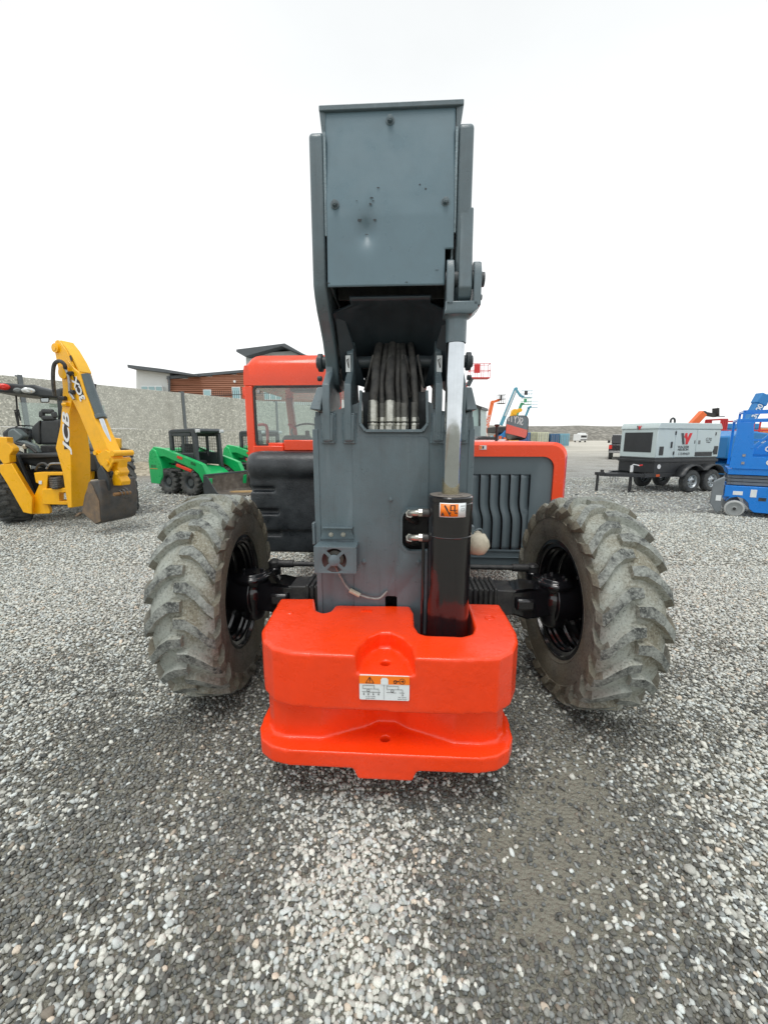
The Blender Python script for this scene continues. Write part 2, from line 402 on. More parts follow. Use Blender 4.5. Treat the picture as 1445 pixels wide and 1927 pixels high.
# ------------------------------------------------------------------ paints
GREY = paint('grey_machine_paint', (.106, .150, .170), .34, coat=.18, var=.10, vs=5, dirt=(.09, .10, .105), damt=.22, ds=9, bump=.12, bs=160, chips=.16, chipcol=(.05, .055, .06))
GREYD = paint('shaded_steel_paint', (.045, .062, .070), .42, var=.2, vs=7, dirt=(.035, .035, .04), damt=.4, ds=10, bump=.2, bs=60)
RED = paint('red_cast_paint', (.90, .052, .005), .30, var=.07, vs=4, dirt=(.76, .045, .004), damt=.25, ds=6, bump=.32, bs=26, coat=.25)
REDP = paint('red_panel_paint', (.90, .062, .006), .26, var=.05, vs=3, bump=.04, bs=30, coat=.4)
BLK = paint('gloss_black_paint', (.010, .010, .012), .13, var=.2, vs=8, bump=.12, bs=30, coat=.6, rvar=.06)
BLKM = paint('matt_black_steel', (.022, .023, .025), .5, var=.25, vs=12, dirt=(.10, .10, .09), damt=.3, ds=14, bump=.2, bs=70)
PLAS = paint('black_tank_plastic', (.022, .027, .032), .34, var=.35, vs=5, dirt=(.075, .085, .09), damt=.35, ds=5, bump=.25, bs=90)
RUB = paint('hose_rubber', (.042, .043, .043), .6, var=.3, vs=20, dirt=(.14, .135, .12), damt=.4, ds=18, bump=.3, bs=150)
CHROME = paint('chrome_rod', (.58, .62, .65), .07, 1.0, var=.10, vs=9, rvar=.04)
OILY = paint('oily_chrome', (.42, .38, .27), .28, .9, var=.3, vs=14)
ZINC = paint('zinc_fitting', (.50, .50, .45), .3, .8, var=.15, vs=30, dirt=(.22, .20, .15), damt=.15, ds=40)
STEEL = paint('bare_steel', (.40, .41, .42), .38, .8, var=.2, vs=20, dirt=(.15, .13, .10), damt=.35, ds=25)
WHT = paint('white_plastic', (.78, .80, .80), .5, var=.03)
DECW = paint('decal_white', (.74, .79, .80), .4, var=.03)
DECO = paint('decal_orange', (.95, .22, .012), .4, var=.03)
DECK = paint('decal_black', (.03, .022, .02), .5, var=.05)
CREAM = paint('cream_plastic', (.50, .46, .36), .5, var=.15, vs=12, dirt=(.3, .27, .2), damt=.4, ds=18)
SEAT = paint('seat_vinyl', (.035, .040, .042), .5, var=.2, vs=10, bump=.1)
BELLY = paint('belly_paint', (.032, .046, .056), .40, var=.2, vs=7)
GLS = glass()
# tyre rubber: dusted carcass, lug faces with gritty wear
def tyre_mat(name, c0, dustc, amt, brown=None):
    m = bpy.data.materials.new(name); nt = nodes(m)
    o = N(nt, 'ShaderNodeOutputMaterial'); b = N(nt, 'ShaderNodeBsdfPrincipled'); nt.links.new(b.outputs[0], o.inputs[0])
    tc = N(nt, 'ShaderNodeTexCoord'); co = tc.outputs['Object']
    n1 = noise(nt, co, 9, 9, .72, .4); n2 = noise(nt, co, 75, 5, .75); n3 = noise(nt, co, 3.2, 5, .6)
    f = ramp(nt, n1, [(.5 - amt * .35, g3(0)), (.66 - amt * .2, g3(.95))])
    c = mixc(nt, f, c0, dustc)
    if brown: c = mixc(nt, ramp(nt, n3, [(.42, g3(0)), (.60, g3(.85))]), c, brown)
    c = mixc(nt, ramp(nt, n2, [(.50, g3(0)), (.62, g3(.6))]), c, tuple(x * 1.25 for x in dustc))
    c = mixc(nt, ramp(nt, n2, [(.34, g3(.7)), (.45, g3(0))]), c, tuple(x * .6 for x in c0))
    nt.links.new(c, b.inputs['Base Color']); b.inputs['Roughness'].default_value = .8; b.inputs['Specular IOR Level'].default_value = .3
    bp = N(nt, 'ShaderNodeBump'); bp.inputs['Strength'].default_value = .55; bp.inputs['Distance'].default_value = .008
    nt.links.new(n2, bp.inputs['Height']); nt.links.new(bp.outputs[0], b.inputs['Normal']); return m
T_TREAD = tyre_mat('dusty_tread', (.095, .098, .088), (.36, .385, .35), .85, (.21, .19, .135))
T_TOP = tyre_mat('worn_lug_face', (.055, .06, .058), (.30, .32, .295), .30)
T_SIDE = tyre_mat('dusty_sidewall', (.095, .092, .078), (.19, .185, .155), .45, (.175, .155, .11))
T_DARK = tyre_mat('plain_tyre_rubber', (.045, .050, .053), (.12, .125, .12), .3)
# ------------------------------------------------------------------ red and grey telehandler (seen from its rear)
TH = thing('telehandler', 'big grey and red telehandler seen from behind, with red cast counterweight and raised grey boom', 'telehandler', MO, MYAW)

# --- big lugged tyre, axle along x, s = +1: outside to +x
PROF = [(0, .606), (.06, .606), (.12, .600), (.160, .588), (.186, .565), (.199, .53), (.203, .49), (.200, .44), (.188, .40), (.170, .372)]
def pr_at(u):                    # u 0 centre .. 1 bead -> (x, r), normal
    k = abs(u) * (len(PROF) - 1); i = min(int(k), len(PROF) - 2); t = k - i
    x = PROF[i][0] * (1 - t) + PROF[i + 1][0] * t; r = PROF[i][1] * (1 - t) + PROF[i + 1][1] * t
    j = max(i - 1, 0); q = min(i + 2, len(PROF) - 1)
    dx = PROF[q][0] - PROF[j][0]; dr = PROF[q][1] - PROF[j][1]; l = math.hypot(dx, dr)
    nx, nr = (-dr / l, dx / l)
    if abs(u) < .08: nx, nr = 0, 1
    s = 1 if u >= 0 else -1
    return x * s, r, nx * s, nr
def big_tyre(parent, name='tyre', nl=21, seed=1):
    rr = random.Random(seed)
    b = MB(); n = 96
    us = [-1 + 2 * i / 26 for i in range(27)]
    vs = []
    for u in us:
        x, r, _, _ = pr_at(u)
        for j in range(n):
            a = 2 * math.pi * j / n; vs.append((x, r * math.cos(a), r * math.sin(a)))
    b.mi = 0; o = len(b.v); b.v += vs
    for i in range(26):
        for j in range(n):
            b.f.append((i * n + j, i * n + (j + 1) % n, (i + 1) * n + (j + 1) % n, (i + 1) * n + j))
            b.m.append(0 if abs((us[i] + us[i + 1]) / 2) < .5 else 1)
    # moulded rings on the wall
    for u in (.60, .93):
        for s in (-1, 1):
            x, r, nx, _ = pr_at(u * s)
            b.mi = 1; b.lathe([(r - .006, x - .002 * s), (r, x + .004 * s), (r + .006, x - .002 * s)], (0, 0, 0), (1, 0, 0), 72)
    # lugs
    for s in (-1, 1):
        for k in range(nl):
            a0 = 2 * math.pi * (k + (.5 if s > 0 else 0)) / nl
            wv = rr.uniform(-.012, .012)
            #        u, dtheta, half width (rad), height
            st = [(-.035, -.02, .044, .032), (.09, -.015, .052, .038), (.20, .045, .052, .040), (.33, .150, .052, .042), (.405, .200, .056, .042),
                  (.47, .165, .056, .038), (.54, .105, .056, .026), (.595, .075, .054, .010), (.60, .075, .054, .001)]
            rows = []
            for (u, dt, hw, h) in st:
                x, r, nx, nr = pr_at(u * s if abs(u) > .001 else .001 * s)
                if u < 0: x = -abs(x) * s
                h = h * rr.uniform(.93, 1.0)
                ring = []
                for q, (dw, hh) in enumerate(((-1.25, -.004), (-.86, h), (.86, h), (1.25, -.004))):
                    aa = a0 + wv + dt + dw * hw * (.606 / max(r, .4))
                    X = x + nx * hh; RR = r + nr * hh
                    ring.append((X, RR * math.sin(aa), -RR * math.cos(aa)))
                rows.append(ring)
            for i in range(len(rows) - 1):
                A, B = rows[i], rows[i + 1]; o = len(b.v); b.v += A + B
                for q in range(3):
                    b.f.append((o + q, o + q + 1, o + 4 + q + 1, o + 4 + q)); b.m.append(2 if (q == 1 and i < 4) else (0 if i < 3 else 1))
            for ring in (rows[0], rows[-1]):
                o = len(b.v); b.v += ring; b.f.append((o, o + 1, o + 2, o + 3)); b.m.append(0)
    t = b.build(name, [T_TREAD, T_SIDE, T_TOP], parent, recalc=True, ang=32)
    return t
def big_rim(parent, s):          # dished black wheel; s = outward direction sign
    b = MB()
    b.lathe([(.372, -.168 * s), (.352, -.172 * s), (.345, -.15 * s), (.325, -.145 * s), (.318, -.10 * s), (.318, .02 * s), (.330, .04 * s), (.330, .08 * s), (.348, .10 * s), (.352, .165 * s), (.372, .170 * s)], (0, 0, 0), (1, 0, 0), 64)
    for h in (-.12, -.08, .0): b.lathe([(.318, (h - .012) * s), (.309, h * s), (.318, (h + .012) * s)], (0, 0, 0), (1, 0, 0), 64)
    b.lathe([(.0, .03 * s), (.14, .03 * s), (.16, .045 * s), (.24, .085 * s), (.326, .06 * s), (.326, .075 * s), (.24, .10 * s), (.0, .05 * s)], (0, 0, 0), (1, 0, 0), 48)
    for k in range(10):
        a = 2 * math.pi * k / 10
        b.cyl((.0 * s, .125 * math.cos(a), .125 * math.sin(a)), (.032 * s, .125 * math.cos(a), .125 * math.sin(a)), .013, n=8)
    return b.build('rim', BLK, parent, recalc=True)
wheels = []
for i, (x, y, s) in enumerate(((-1.215, 0, -1), (1.15, 0, 1), (-1.19, 3.25, -1), (1.14, 3.25, 1))):
    b = MB(); b.lathe([(0, -.12 * s), (.09, -.12 * s), (.115, -.08 * s), (.115, .03 * s), (.08, .12 * s), (0, .12 * s)], (0, 0, 0), (1, 0, 0), 28)
    w_ = b.build('wheel', BLK, TH)
    if i == 0: t0 = big_tyre(w_, seed=3); big_rim(w_, s)
    else:
        t = t0.copy(); COL.objects.link(t); t.parent = w_; big_rim(w_, s)
        t.rotation_euler = (.11 * i, 0, 0)
    w_.location = (x, y, .655); w_.scale = (.90, 1.022, 1.022)
    if y == 0: w_.rotation_euler = (0, 0, R(5 if s < 0 else 4))

# --- steering axle
def axle(y, detail=True):
    b = MB()
    b.prism([(-.80, .575), (-.60, .565), (-.30, .57), (.30, .57), (.60, .565), (.80, .575), (.80, .73), (.60, .735), (-.60, .735), (-.80, .73)], 'y', y - .10, y + .10)
    for k in range(9):
        for s in (-1, 1):
            x = s * (.34 + k * .032); b.bb(x - .011, x + .011, y - .118, y + .11, .60, .75)
    b.lathe([(.10, -.22), (.19, -.15), (.21, 0), (.19, .15), (.10, .22)], (0, y, .645), (1, 0, 0), 28)
    o = b.build('axle', BLKM, TH, bevel=.008)
    for s in (-1, 1):
        b = MB()
        b.loft([Vector((.60 * s, y + dy_, z_)) for dy_, z_ in ((-.085, .60), (.085, .60), (.085, .71), (-.085, .71))], [Vector((.80 * s, y + dy_, z_)) for dy_, z_ in ((-.115, .545), (.10, .545), (.10, .75), (-.115, .75))]); b.loft([Vector((.80 * s, y + dy_, z_)) for dy_, z_ in ((-.115, .545), (.10, .545), (.10, .75), (-.115, .75))], [Vector((.96 * s, y + dy_, z_)) for dy_, z_ in ((-.085, .56), (.08, .56), (.08, .735), (-.085, .735))])
        b.prism([(y - .06, .60), (y + .06, .60), (y + .06, .69), (y - .06, .69)], 'x', .60 * s, .74 * s)
        b.bb(min(.72 * s, .84 * s), max(.72 * s, .84 * s), y - .135, y - .10, .61, .69)
        b.build('axle_housing', BLK, TH, bevel=.022, seg=3)
        b = MB(); cx = .99 * s
        b.lathe([(0, .475), (.055, .475), (.075, .49), (.085, .53), (.082, .58), (.098, .63), (.10, .68), (.085, .71), (.10, .735), (.112, .755), (.112, .775), (.09, .782), (.09, .80), (0, .80)], (cx, y - .02, 0), (0, 0, 1), 24)
        b.cyl((cx - .02 * s, y, .645), (cx + .14 * s, y, .645), .15, .13, 28)
        b.bar((cx, y + .06, .71), (cx - .06 * s, y + .24, .72), .075, .045)
        b.cyl((cx - .07 * s, y + .24, .69), (cx - .07 * s, y + .24, .75), .045, n=16)
        k = b.build('steering_knuckle', BLK, TH, bevel=.01)
        for q in range(5):
            b = MB(); a = 2 * math.pi * q / 5 + .4; b.cyl((cx + .062 * math.cos(a), y - .02 + .066 * math.sin(a), .798), (cx + .066 * math.cos(a), y - .02 + .066 * math.sin(a), .813), .012, n=6)
            b.build('cap_bolt', BLK, k)
    b = MB(); b.cyl((-.91, y + .24, .775), (.91, y + .24, .775), .018, n=14); b.cyl((-.92, y + .24, .775), (-.78, y + .24, .775), .028, n=12); b.cyl((.78, y + .24, .775), (.92, y + .24, .775), .028, n=12)
    for s in (-1, 1): b.lathe([(0, .745), (.040, .75), (.042, .79), (.03, .805), (0, .808)], (.92 * s, y + .24, 0), (0, 0, 1), 16)
    b.build('tie_rod', BLKM, TH)
axle(0); axle(3.25)
b = MB(); b.bb(-.36, .36, .3, 3.3, .55, .95); b.build('chassis_frame', GREYD, TH, bevel=.01)

# --- cast counterweight
ZT, ZS, ZB, ZF0, ZF1 = .770, .684, .510, .315, .235
top = [(528, 1126), (592, 1126), (595, 1148), (608, 1153), (622, 1150), (632, 1138), (700, 1139), (771, 1140), (778, 1152), (779, 1176), (788, 1190), (802, 1195), (870, 1197),
       (888, 1192), (893, 1180), (886, 1158), (878, 1135), (940, 1137), (971, 1188), (975, 1206), (966, 1226), (940, 1239), (860, 1241), (725, 1236), (600, 1231), (545, 1228), (512, 1220), (494, 1204), (492, 1187)]
T2 = [LZ(px, py, ZT).xy for px, py in top]
b = MB(); b.prism(T2, 'z', ZB, ZT)
def inset(P, d):
    n = len(P); out = []
    for i in range(n):
        a, c, e = P[i - 1], P[i], P[(i + 1) % n]
        t = (Vector(e) - Vector(a)).normalized(); out.append((c[0] + t.y * d, c[1] - t.x * d))
    return out
yb = T2[0][1]
xl, xr, yf = min(p[0] for p in T2), max(p[0] for p in T2), min(p[1] for p in T2)
# recessed band with the pin notch
nl_, na_, nr_ = LZ(606, 1398, ZF0), LZ(728, 1357, ZF0), LZ(858, 1409, ZF0)
band = [(xl + .07, yb), (xl + .055, yf + .22), (xl + .07, yf + .15), (xl + .11, yf + .095), (xl + .17, yf + .072), (nl_.x, yf + .072), (na_.x - .10, na_.y - .05), (na_.x - .04, na_.y - .008), (na_.x + .04, na_.y - .008), (na_.x + .10, na_.y - .05),
        (nr_.x, yf + .072), (xr - .17, yf + .072), (xr - .11, yf + .095), (xr - .07, yf + .15), (xr - .055, yf + .22), (xr - .07, yb)]
b.prism(band, 'z', ZF0 - .02, ZB + .03)
fl = [(xl + .05, yb), (xl + .018, yf + .25), (xl + .025, yf + .13), (xl + .06, yf + .05), (xl + .12, yf + .006), (xl + .20, yf - .012), (0.0, yf - .014), (xr - .20, yf - .012), (xr - .12, yf + .006), (xr - .06, yf + .05), (xr - .025, yf + .13), (xr - .018, yf + .25), (xr - .05, yb)]
b.prism(fl, 'z', ZF1, ZF0)
lg = LZ(725, 1452, .2)
b.prism([(lg.x - .15, ZF1 + .02), (lg.x - .12, .182), (lg.x + .12, .182), (lg.x + .15, ZF1 + .02)], 'y', yf - .012, yf + .3)
# cutters
c1 = MB()
lo = [LZ(672, 1266, ZS), LZ(680, 1246, ZS), LZ(696, 1229, ZS), LZ(714, 1220, ZS), LZ(734, 1220, ZS), LZ(754, 1230, ZS), LZ(772, 1249, ZS), LZ(780, 1269, ZS)]
hi = [LZ(667, 1238, ZT), LZ(676, 1214, ZT), LZ(694, 1198, ZT), LZ(714, 1190, ZT), LZ(736, 1190, ZT), LZ(758, 1200, ZT), LZ(774, 1216, ZT), LZ(783, 1244, ZT)]
lo = [Vector((lo[0].x - .002, yf - .05, ZS))] + lo + [Vector((lo[-1].x + .002, yf - .05, ZS))]
hi = [Vector((hi[0].x - .004, yf - .05, ZT))] + hi + [Vector((hi[-1].x + .004, yf - .05, ZT))]
hi = [h_ + (h_ - l_) * .5 for h_, l_ in zip(hi, lo)]
c1.loft(lo, hi)
p = LZ(725, 1247, ZS); c2 = MB(); c2.cyl((p.x, p.y, ZS - .09), (p.x, p.y, ZS + .05), .022, n=20)
p2 = LZ(725, 1389, ZF0); c3 = MB(); c3.cyl((p2.x, p2.y, ZF0 - .07), (p2.x, p2.y, ZF0 + .05), .022, n=20)
CW = cast('counterweight', b, [c1, c2, c3], RED, TH, voxel=.0075, it=7)
# founder's digits and a cast boss
text('6-48', .032, LZ(690, 1149, ZT + .001), (1, 0, 0), (0, 1, 0), RED, CW, 'cast_number', ext=.0045, bold=.02)
b = MB(); q = LZ(546, 1153, ZT + .0005); b.lathe([(0, .004), (.014, .004), (.018, 0), (.018, -.01)], q, (0, 0, 1), 14); b.build('cast_boss', RED, CW); b = MB()
q = LZ(921, 1163, ZT + .0005); b.lathe([(.022, .001), (.024, .0035), (.026, .001)], q, (0, 0, 1), 20); b.lathe([(.0, .001), (.005, .002), (.006, -.001)], q, (0, 0, 1), 12)
b.build('cast_boss', RED, CW)

# decal on the front of the casting
def decal_plane(px0, py0, px1, py1, yl): a = L(px0, py0, yl); c = L(px1, py1, yl); return a, c
yd = yf - .004
A = L(676, 1270, yd); B = L(770, 1319, yd); x0, x1, z1, z0 = A.x, B.x, A.z, B.z; Wd, Hd = x1 - x0, z1 - z0
def P(u, v, k=0): return (x0 + u * Wd, yd - .0012 * k, z0 + v * Hd)
def sheet(name, pts, mat, par, k): b = MB(); b.prism([(x0 + u * Wd, z0 + v * Hd) for u, v in pts], 'y', yd - .0012 * k, yd - .0012 * k + .0009); return b.build(name, mat, par)
b = MB(); b.prism(rrect(x0, x1, z0, z1, .006), 'y', yd - .001, yd + .004); dc = b.build('warning_decal', DECW, CW)
sheet('orange_band', [(.0, .66), (1, .66), (1, .99), (.0, .99)], DECO, dc, 1.9)
b = MB(); k = 3; ln = lambda a, c, w=.0016: b.bar(P(*a, k), P(*c, k), w, .0006, up=(0, -1, 0))
tri = [(.13, .70), (.29, .70), (.21, .95)]
for i in range(3): ln(tri[i], tri[(i + 1) % 3], .0022)
ln((.21, .75), (.21, .90), .003)
hk = [(.69, .76), (.70, .82), (.73, .83), (.75, .78), (.73, .72), (.69, .73)]
for i in range(5): ln(hk[i], hk[i + 1], .004)
ln((.75, .80), (.80, .80), .003)
for i in range(16):
    a, c = 2 * math.pi * i / 16, 2 * math.pi * (i + 1) / 16; ln((.855 + .055 * math.cos(a), .80 + .11 * math.sin(a)), (.855 + .055 * math.cos(c), .80 + .11 * math.sin(c)), .0016)
ln((.825, .80), (.88, .80), .003); ln((.86, .85), (.885, .80), .002); ln((.86, .75), (.885, .80), .002)
for o_ in (0, .48):
    for a, c in (((.07, .60), (.30, .60)), ((.07, .60), (.07, .46)), ((.07, .46), (.30, .46)), ((.30, .60), (.30, .46)), ((.30, .46), (.385, .46)), ((.385, .46), (.385, .32))): ln((a[0] + o_, a[1]), (c[0] + o_, c[1]), .0012)
    for i in range(12):
        a, c = 2 * math.pi * i / 12, 2 * math.pi * (i + 1) / 12; ln((.18 + o_ + .026 * math.cos(a), .40 + .055 * math.sin(a)), (.18 + o_ + .026 * math.cos(c), .40 + .055 * math.sin(c)), .0014)
ln((.06, .335), (.42, .325), .0014); ln((.54, .34), (.74, .33), .0014); ln((.80, .335), (.90, .33), .0014)
for u in (.09, .18, .28, .385, .865): ln((u, .20), (u, .30), .0016); ln((u - .012, .24), (u + .012, .24), .0022)
ln((.495, .03), (.495, .64), .0008)
b.build('decal_marks', DECK, dc)
b = MB(); b.prism([P(.43, .66)[::2], P(.58, .66)[::2], P(.58, .86)[::2], P(.55, .93)[::2], P(.46, .93)[::2], P(.43, .86)[::2]], 'y', yd - .0042, yd - .0036); b.build('book_symbol', DECW, dc)
for (u, v, s_) in ((.22, .15, 'Tie down lug detail'), (.22, .07, 'position to decals'), (.86, .15, 'Haul - lug detail'), (.86, .07, 'position to decals')):
    text(s_, .0055, P(u, v, 3.2), (1, 0, 0), (0, 0, 1), DECK, dc, 'small_print', ext=.0002)

# --- rear tower
YM = -.44
def Lx(px, py, yl): return L(px, py, yl).x
def Lz(px, py, yl): return L(px, py, yl).z
tx0, tx1 = Lx(592, 860, YM), Lx(889, 860, YM); tzt = Lz(740, 762, YM); tzb = .40
s = MB()
s.prism([(tx0, tzb), (tx1, tzb), (tx1, tzt - .10), (tx1 - .005, tzt - .06), (Lx(814, 800, YM), tzt - .02), (Lx(814, 800, YM), tzt + .005), (Lx(802, 760, YM), tzt + .02), (Lx(802, 760, YM), tzt + .0), (Lx(681, 760, YM), tzt + .0), (Lx(681, 760, YM), tzt + .02), (Lx(668, 760, YM), tzt + .005), (tx0 + .005, tzt - .06)], 'y', YM, YM + .024)
slot = MB(); slot.prism([(Lx(681, 808, YM), tzt + .1), (Lx(681, 808, YM), Lz(700, 798, YM)), (Lx(690, 808, YM), Lz(700, 808, YM)), (Lx(792, 808, YM), Lz(700, 808, YM)), (Lx(801, 808, YM), Lz(700, 798, YM)), (Lx(801, 808, YM), tzt + .1)], 'y', YM - .03, YM + .1)
hx0, hx1, hz1, hz0 = Lx(757, 1000, YM), Lx(815, 1000, YM), Lz(780, 959, YM), Lz(780, 1036, YM)
hole = MB(); hole.prism(rrect(hx0, hx1, hz0, hz1, .055, 6), 'y', YM - .03, YM + .1)
h2 = MB(); h2.prism(rrect(Lx(725, 1125, YM), Lx(747, 1125, YM), Lz(735, 1150, YM), Lz(735, 1121, YM), .012, 3), 'y', YM - .03, YM + .1)
tower = cutplate('tower', s, [slot, hole, h2], GREY, TH, bevel=.003)
b = MB()
b.bb(tx0 + .004, tx0 + .030, YM + .0245, .42, tzb, tzt - .03); b.bb(tx1 - .030, tx1 - .004, YM + .0245, .42, tzb, tzt - .03)
b.bb(tx0 + .031, tx1 - .031, .30, .33, tzb, tzt - .12)
b.build('side_plate', GREY, TH, bevel=.003)
# folded corner strips and the raised centre cover
for xq in (tx0 - .006, tx1 - .022): b = MB(); b.bb(xq, xq + .028, YM - .006, YM - .0005, tzb + .02, tzt - .12); b.build('corner_strip', GREY, tower, bevel=.002)
cz = Lz(740, 822, YM); cxa, cxb = Lx(664, 900, YM), Lx(806, 900, YM)
s = MB(); s.prism([(cxa, .60), (cxb + .10, .60), (cxb + .10, hz0 - .06), (cxb, hz0 - .05), (cxb, cz - .03)] + arc(cxb - .03, cz - .03, .03, 0, 90, 4) + arc(cxa + .03, cz - .03, .03, 90, 180, 4), 'y', YM - .007, YM - .0005)
cv = cutplate('front_cover', s, [hole, h2], GREY, tower, bevel=.002)
# rim around the hose slot
def path_bar(name, pts, w, d, yl, mat, par, bev=.002):
    b = MB()
    for i in range(len(pts) - 1): b.bar((pts[i][0], yl, pts[i][1]), (pts[i + 1][0], yl, pts[i + 1][1]), w, d, up=(0, -1, 0))
    return b.build(name, mat, par, bevel=bev)
def Q(px, py, yl): p = L(px, py, yl); return (p.x, p.z)
path_bar('slot_rim', [Q(679, 735, YM - .012), Q(678, 797, YM - .012), Q(688, 811, YM - .012), Q(795, 811, YM - .012), Q(804, 797, YM - .012), Q(803, 735, YM - .012)], .014, .03, YM - .012, GREY, tower)
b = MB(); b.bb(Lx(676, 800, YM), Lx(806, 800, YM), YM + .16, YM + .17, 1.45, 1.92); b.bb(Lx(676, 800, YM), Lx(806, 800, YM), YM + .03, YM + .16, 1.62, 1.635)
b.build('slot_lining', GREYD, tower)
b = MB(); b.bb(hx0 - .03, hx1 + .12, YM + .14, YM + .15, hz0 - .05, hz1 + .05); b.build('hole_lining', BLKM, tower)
path_bar('hole_rim', [(x, z) for x, z in rrect(hx0 - .006, hx1 + .006, hz0 - .006, hz1 + .006, .055, 6)] + [(hx1 - .05, hz0 - .006)], .013, .016, YM - .005, GREY, tower, 0)
# corner caps at the shoulders of the tower
for pts, pts2 in ((((593, 726), (607, 726), (603, 772), (582, 770)), .12), (((876, 726), (891, 726), (898, 771), (877, 772)), .12)):
    a = [L(px, py, YM - .05) for px, py in pts]; a[0].y += .05; a[1].y += .05
    c = [Vector((p.x, p.y + .34, p.z)) for p in a]
    b = MB(); b.loft(a, c); b.build('shoulder_cap', GREY, tower, bevel=.006)
# ears that carry the boom pin
PIV = L(604, 690, -.24); PZ, PY = 2.075, -.27
def ear(name, xa, xb, z0_):
    b = MB()
    pr = [(YM - .028, z0_), (YM - .036, z0_ + .01), (YM - .040, 1.775), (YM - .052, 1.86), (YM - .035, 1.94), (-.375, 2.01), (-.365, 2.09)] + [(PY + .105 * math.cos(R(a)), PZ + .105 * math.sin(R(a))) for a in (165, 140, 115, 90, 60, 30, 0, -30)] + [(-.13, 1.86), (-.13, z0_ + .2), (YM - .001, z0_ + .1), (YM - .001, z0_)]
    b.prism(pr, 'x', xa, xb)
    return b.build(name, GREY, tower, bevel=.005)
ears = []
for (pa, pb) in ((607, 621), (648, 661), (819, 832), (862, 876)):
    xa, xb = Lx(pa, 745, -.47), Lx(pb, 745, -.47)
    e = ear('pivot_ear', xa, xb, Lz(700, 832, YM - .03)); ears.append(e)
    b = MB(); b.bb(xa - .010, xb + .016, YM - .022, YM - .0008, Lz(700, 835, YM), 1.80); b.bb(xa - .006, xb + .010, YM - .033, YM - .0225, Lz(700, 830, YM), 1.79)
    pd = b.build('weld_pad', GREY, e, bevel=.008, seg=3)
    for xx in (xa - .012, xb + .018):
        b = MB(); n_ = 16; z0_w = Lz(700, 833, YM); b.tube([(xx + random.uniform(-.0012, .0012), YM - .003, z0_w + (1.80 - z0_w) * q / n_) for q in range(n_ + 1)], [.0055 + random.uniform(-.0012, .0018) for q in range(n_ + 1)], 7); b.build('weld_bead', MATS['lit_weld_paint2'] if 'lit_weld_paint2' in MATS else paint('lit_weld_paint2', (.13, .185, .21), .3, var=.2, vs=60, bump=.5, bs=150), pd)
for e, px in ((ears[1], 655), (ears[2], 826.5)):
    yl = -.375; a = L(px - 4.6, 669, yl - .004); c = L(px + 4.6, 700, yl - .004)
    b = MB(); b.bb(a.x, c.x, yl - .004, yl - .002, c.z, a.z); d = b.build('small_decal', DECW, e)
    b = MB(); b.bar((a.x + .006, yl - .005, a.z - .02), (c.x - .009, yl - .005, c.z + .02), .004, .001, up=(0, -1, 0)); b.bar((c.x - .009, yl - .005, a.z - .012), (c.x - .008, yl - .005, c.z + .02), .003, .001, up=(0, -1, 0)); b.bar((a.x + .006, yl - .005, a.z - .025), (a.x + .012, yl - .005, a.z - .018), .005, .001, up=(0, -1, 0))
    b.build('decal_arrow', DECK, d)
b = MB()
for (pa, pb) in ((600, 608), (876, 885)):
    xa, xb = Lx(pa, 690, PY), Lx(pb, 690, PY); b.cyl((xa, PY, PZ), (xb, PY, PZ), .047, n=24)
    sgn = -1 if pa < 700 else 1
    xo = xa if sgn < 0 else xb
    b.cyl((xo, PY, PZ), (xo + .010 * sgn, PY, PZ), .030, n=20); b.cyl((xo - .02 * sgn, PY - .02, PZ - .085), (xo + .004 * sgn, PY - .02, PZ - .085), .014, n=6)
b.cyl((Lx(604, 690, PY), PY, PZ), (Lx(880, 690, PY), PY, PZ), .032, n=16)
b.build('boom_pivot_pin', GREYD, tower, bevel=.003)
for pa, pb in ((661, 683), (797, 819)):
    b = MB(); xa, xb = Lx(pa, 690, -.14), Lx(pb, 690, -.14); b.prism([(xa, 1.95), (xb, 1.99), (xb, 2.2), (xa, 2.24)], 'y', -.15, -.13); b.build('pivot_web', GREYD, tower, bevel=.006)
# bolts
def bolt(px, py, yl, r=.011, par=None, mat=None, washer=True, h=.010):
    p = L(px, py, yl); b = MB()
    if washer: b.cyl((p.x, yl, p.z), (p.x, yl - .003, p.z), r * 1.45, n=18)
    b.cyl((p.x, yl - .002, p.z), (p.x, yl - h, p.z), r, n=6); b.cyl((p.x, yl - h, p.z), (p.x, yl - h - .002, p.z), r * .6, n=12)
    return b.build('bolt', mat or GREY, par, bevel=.001)
for px, py in ((735, 940), (685, 1057), (787, 1058)): bolt(px, py, YM - .007, .009, tower)

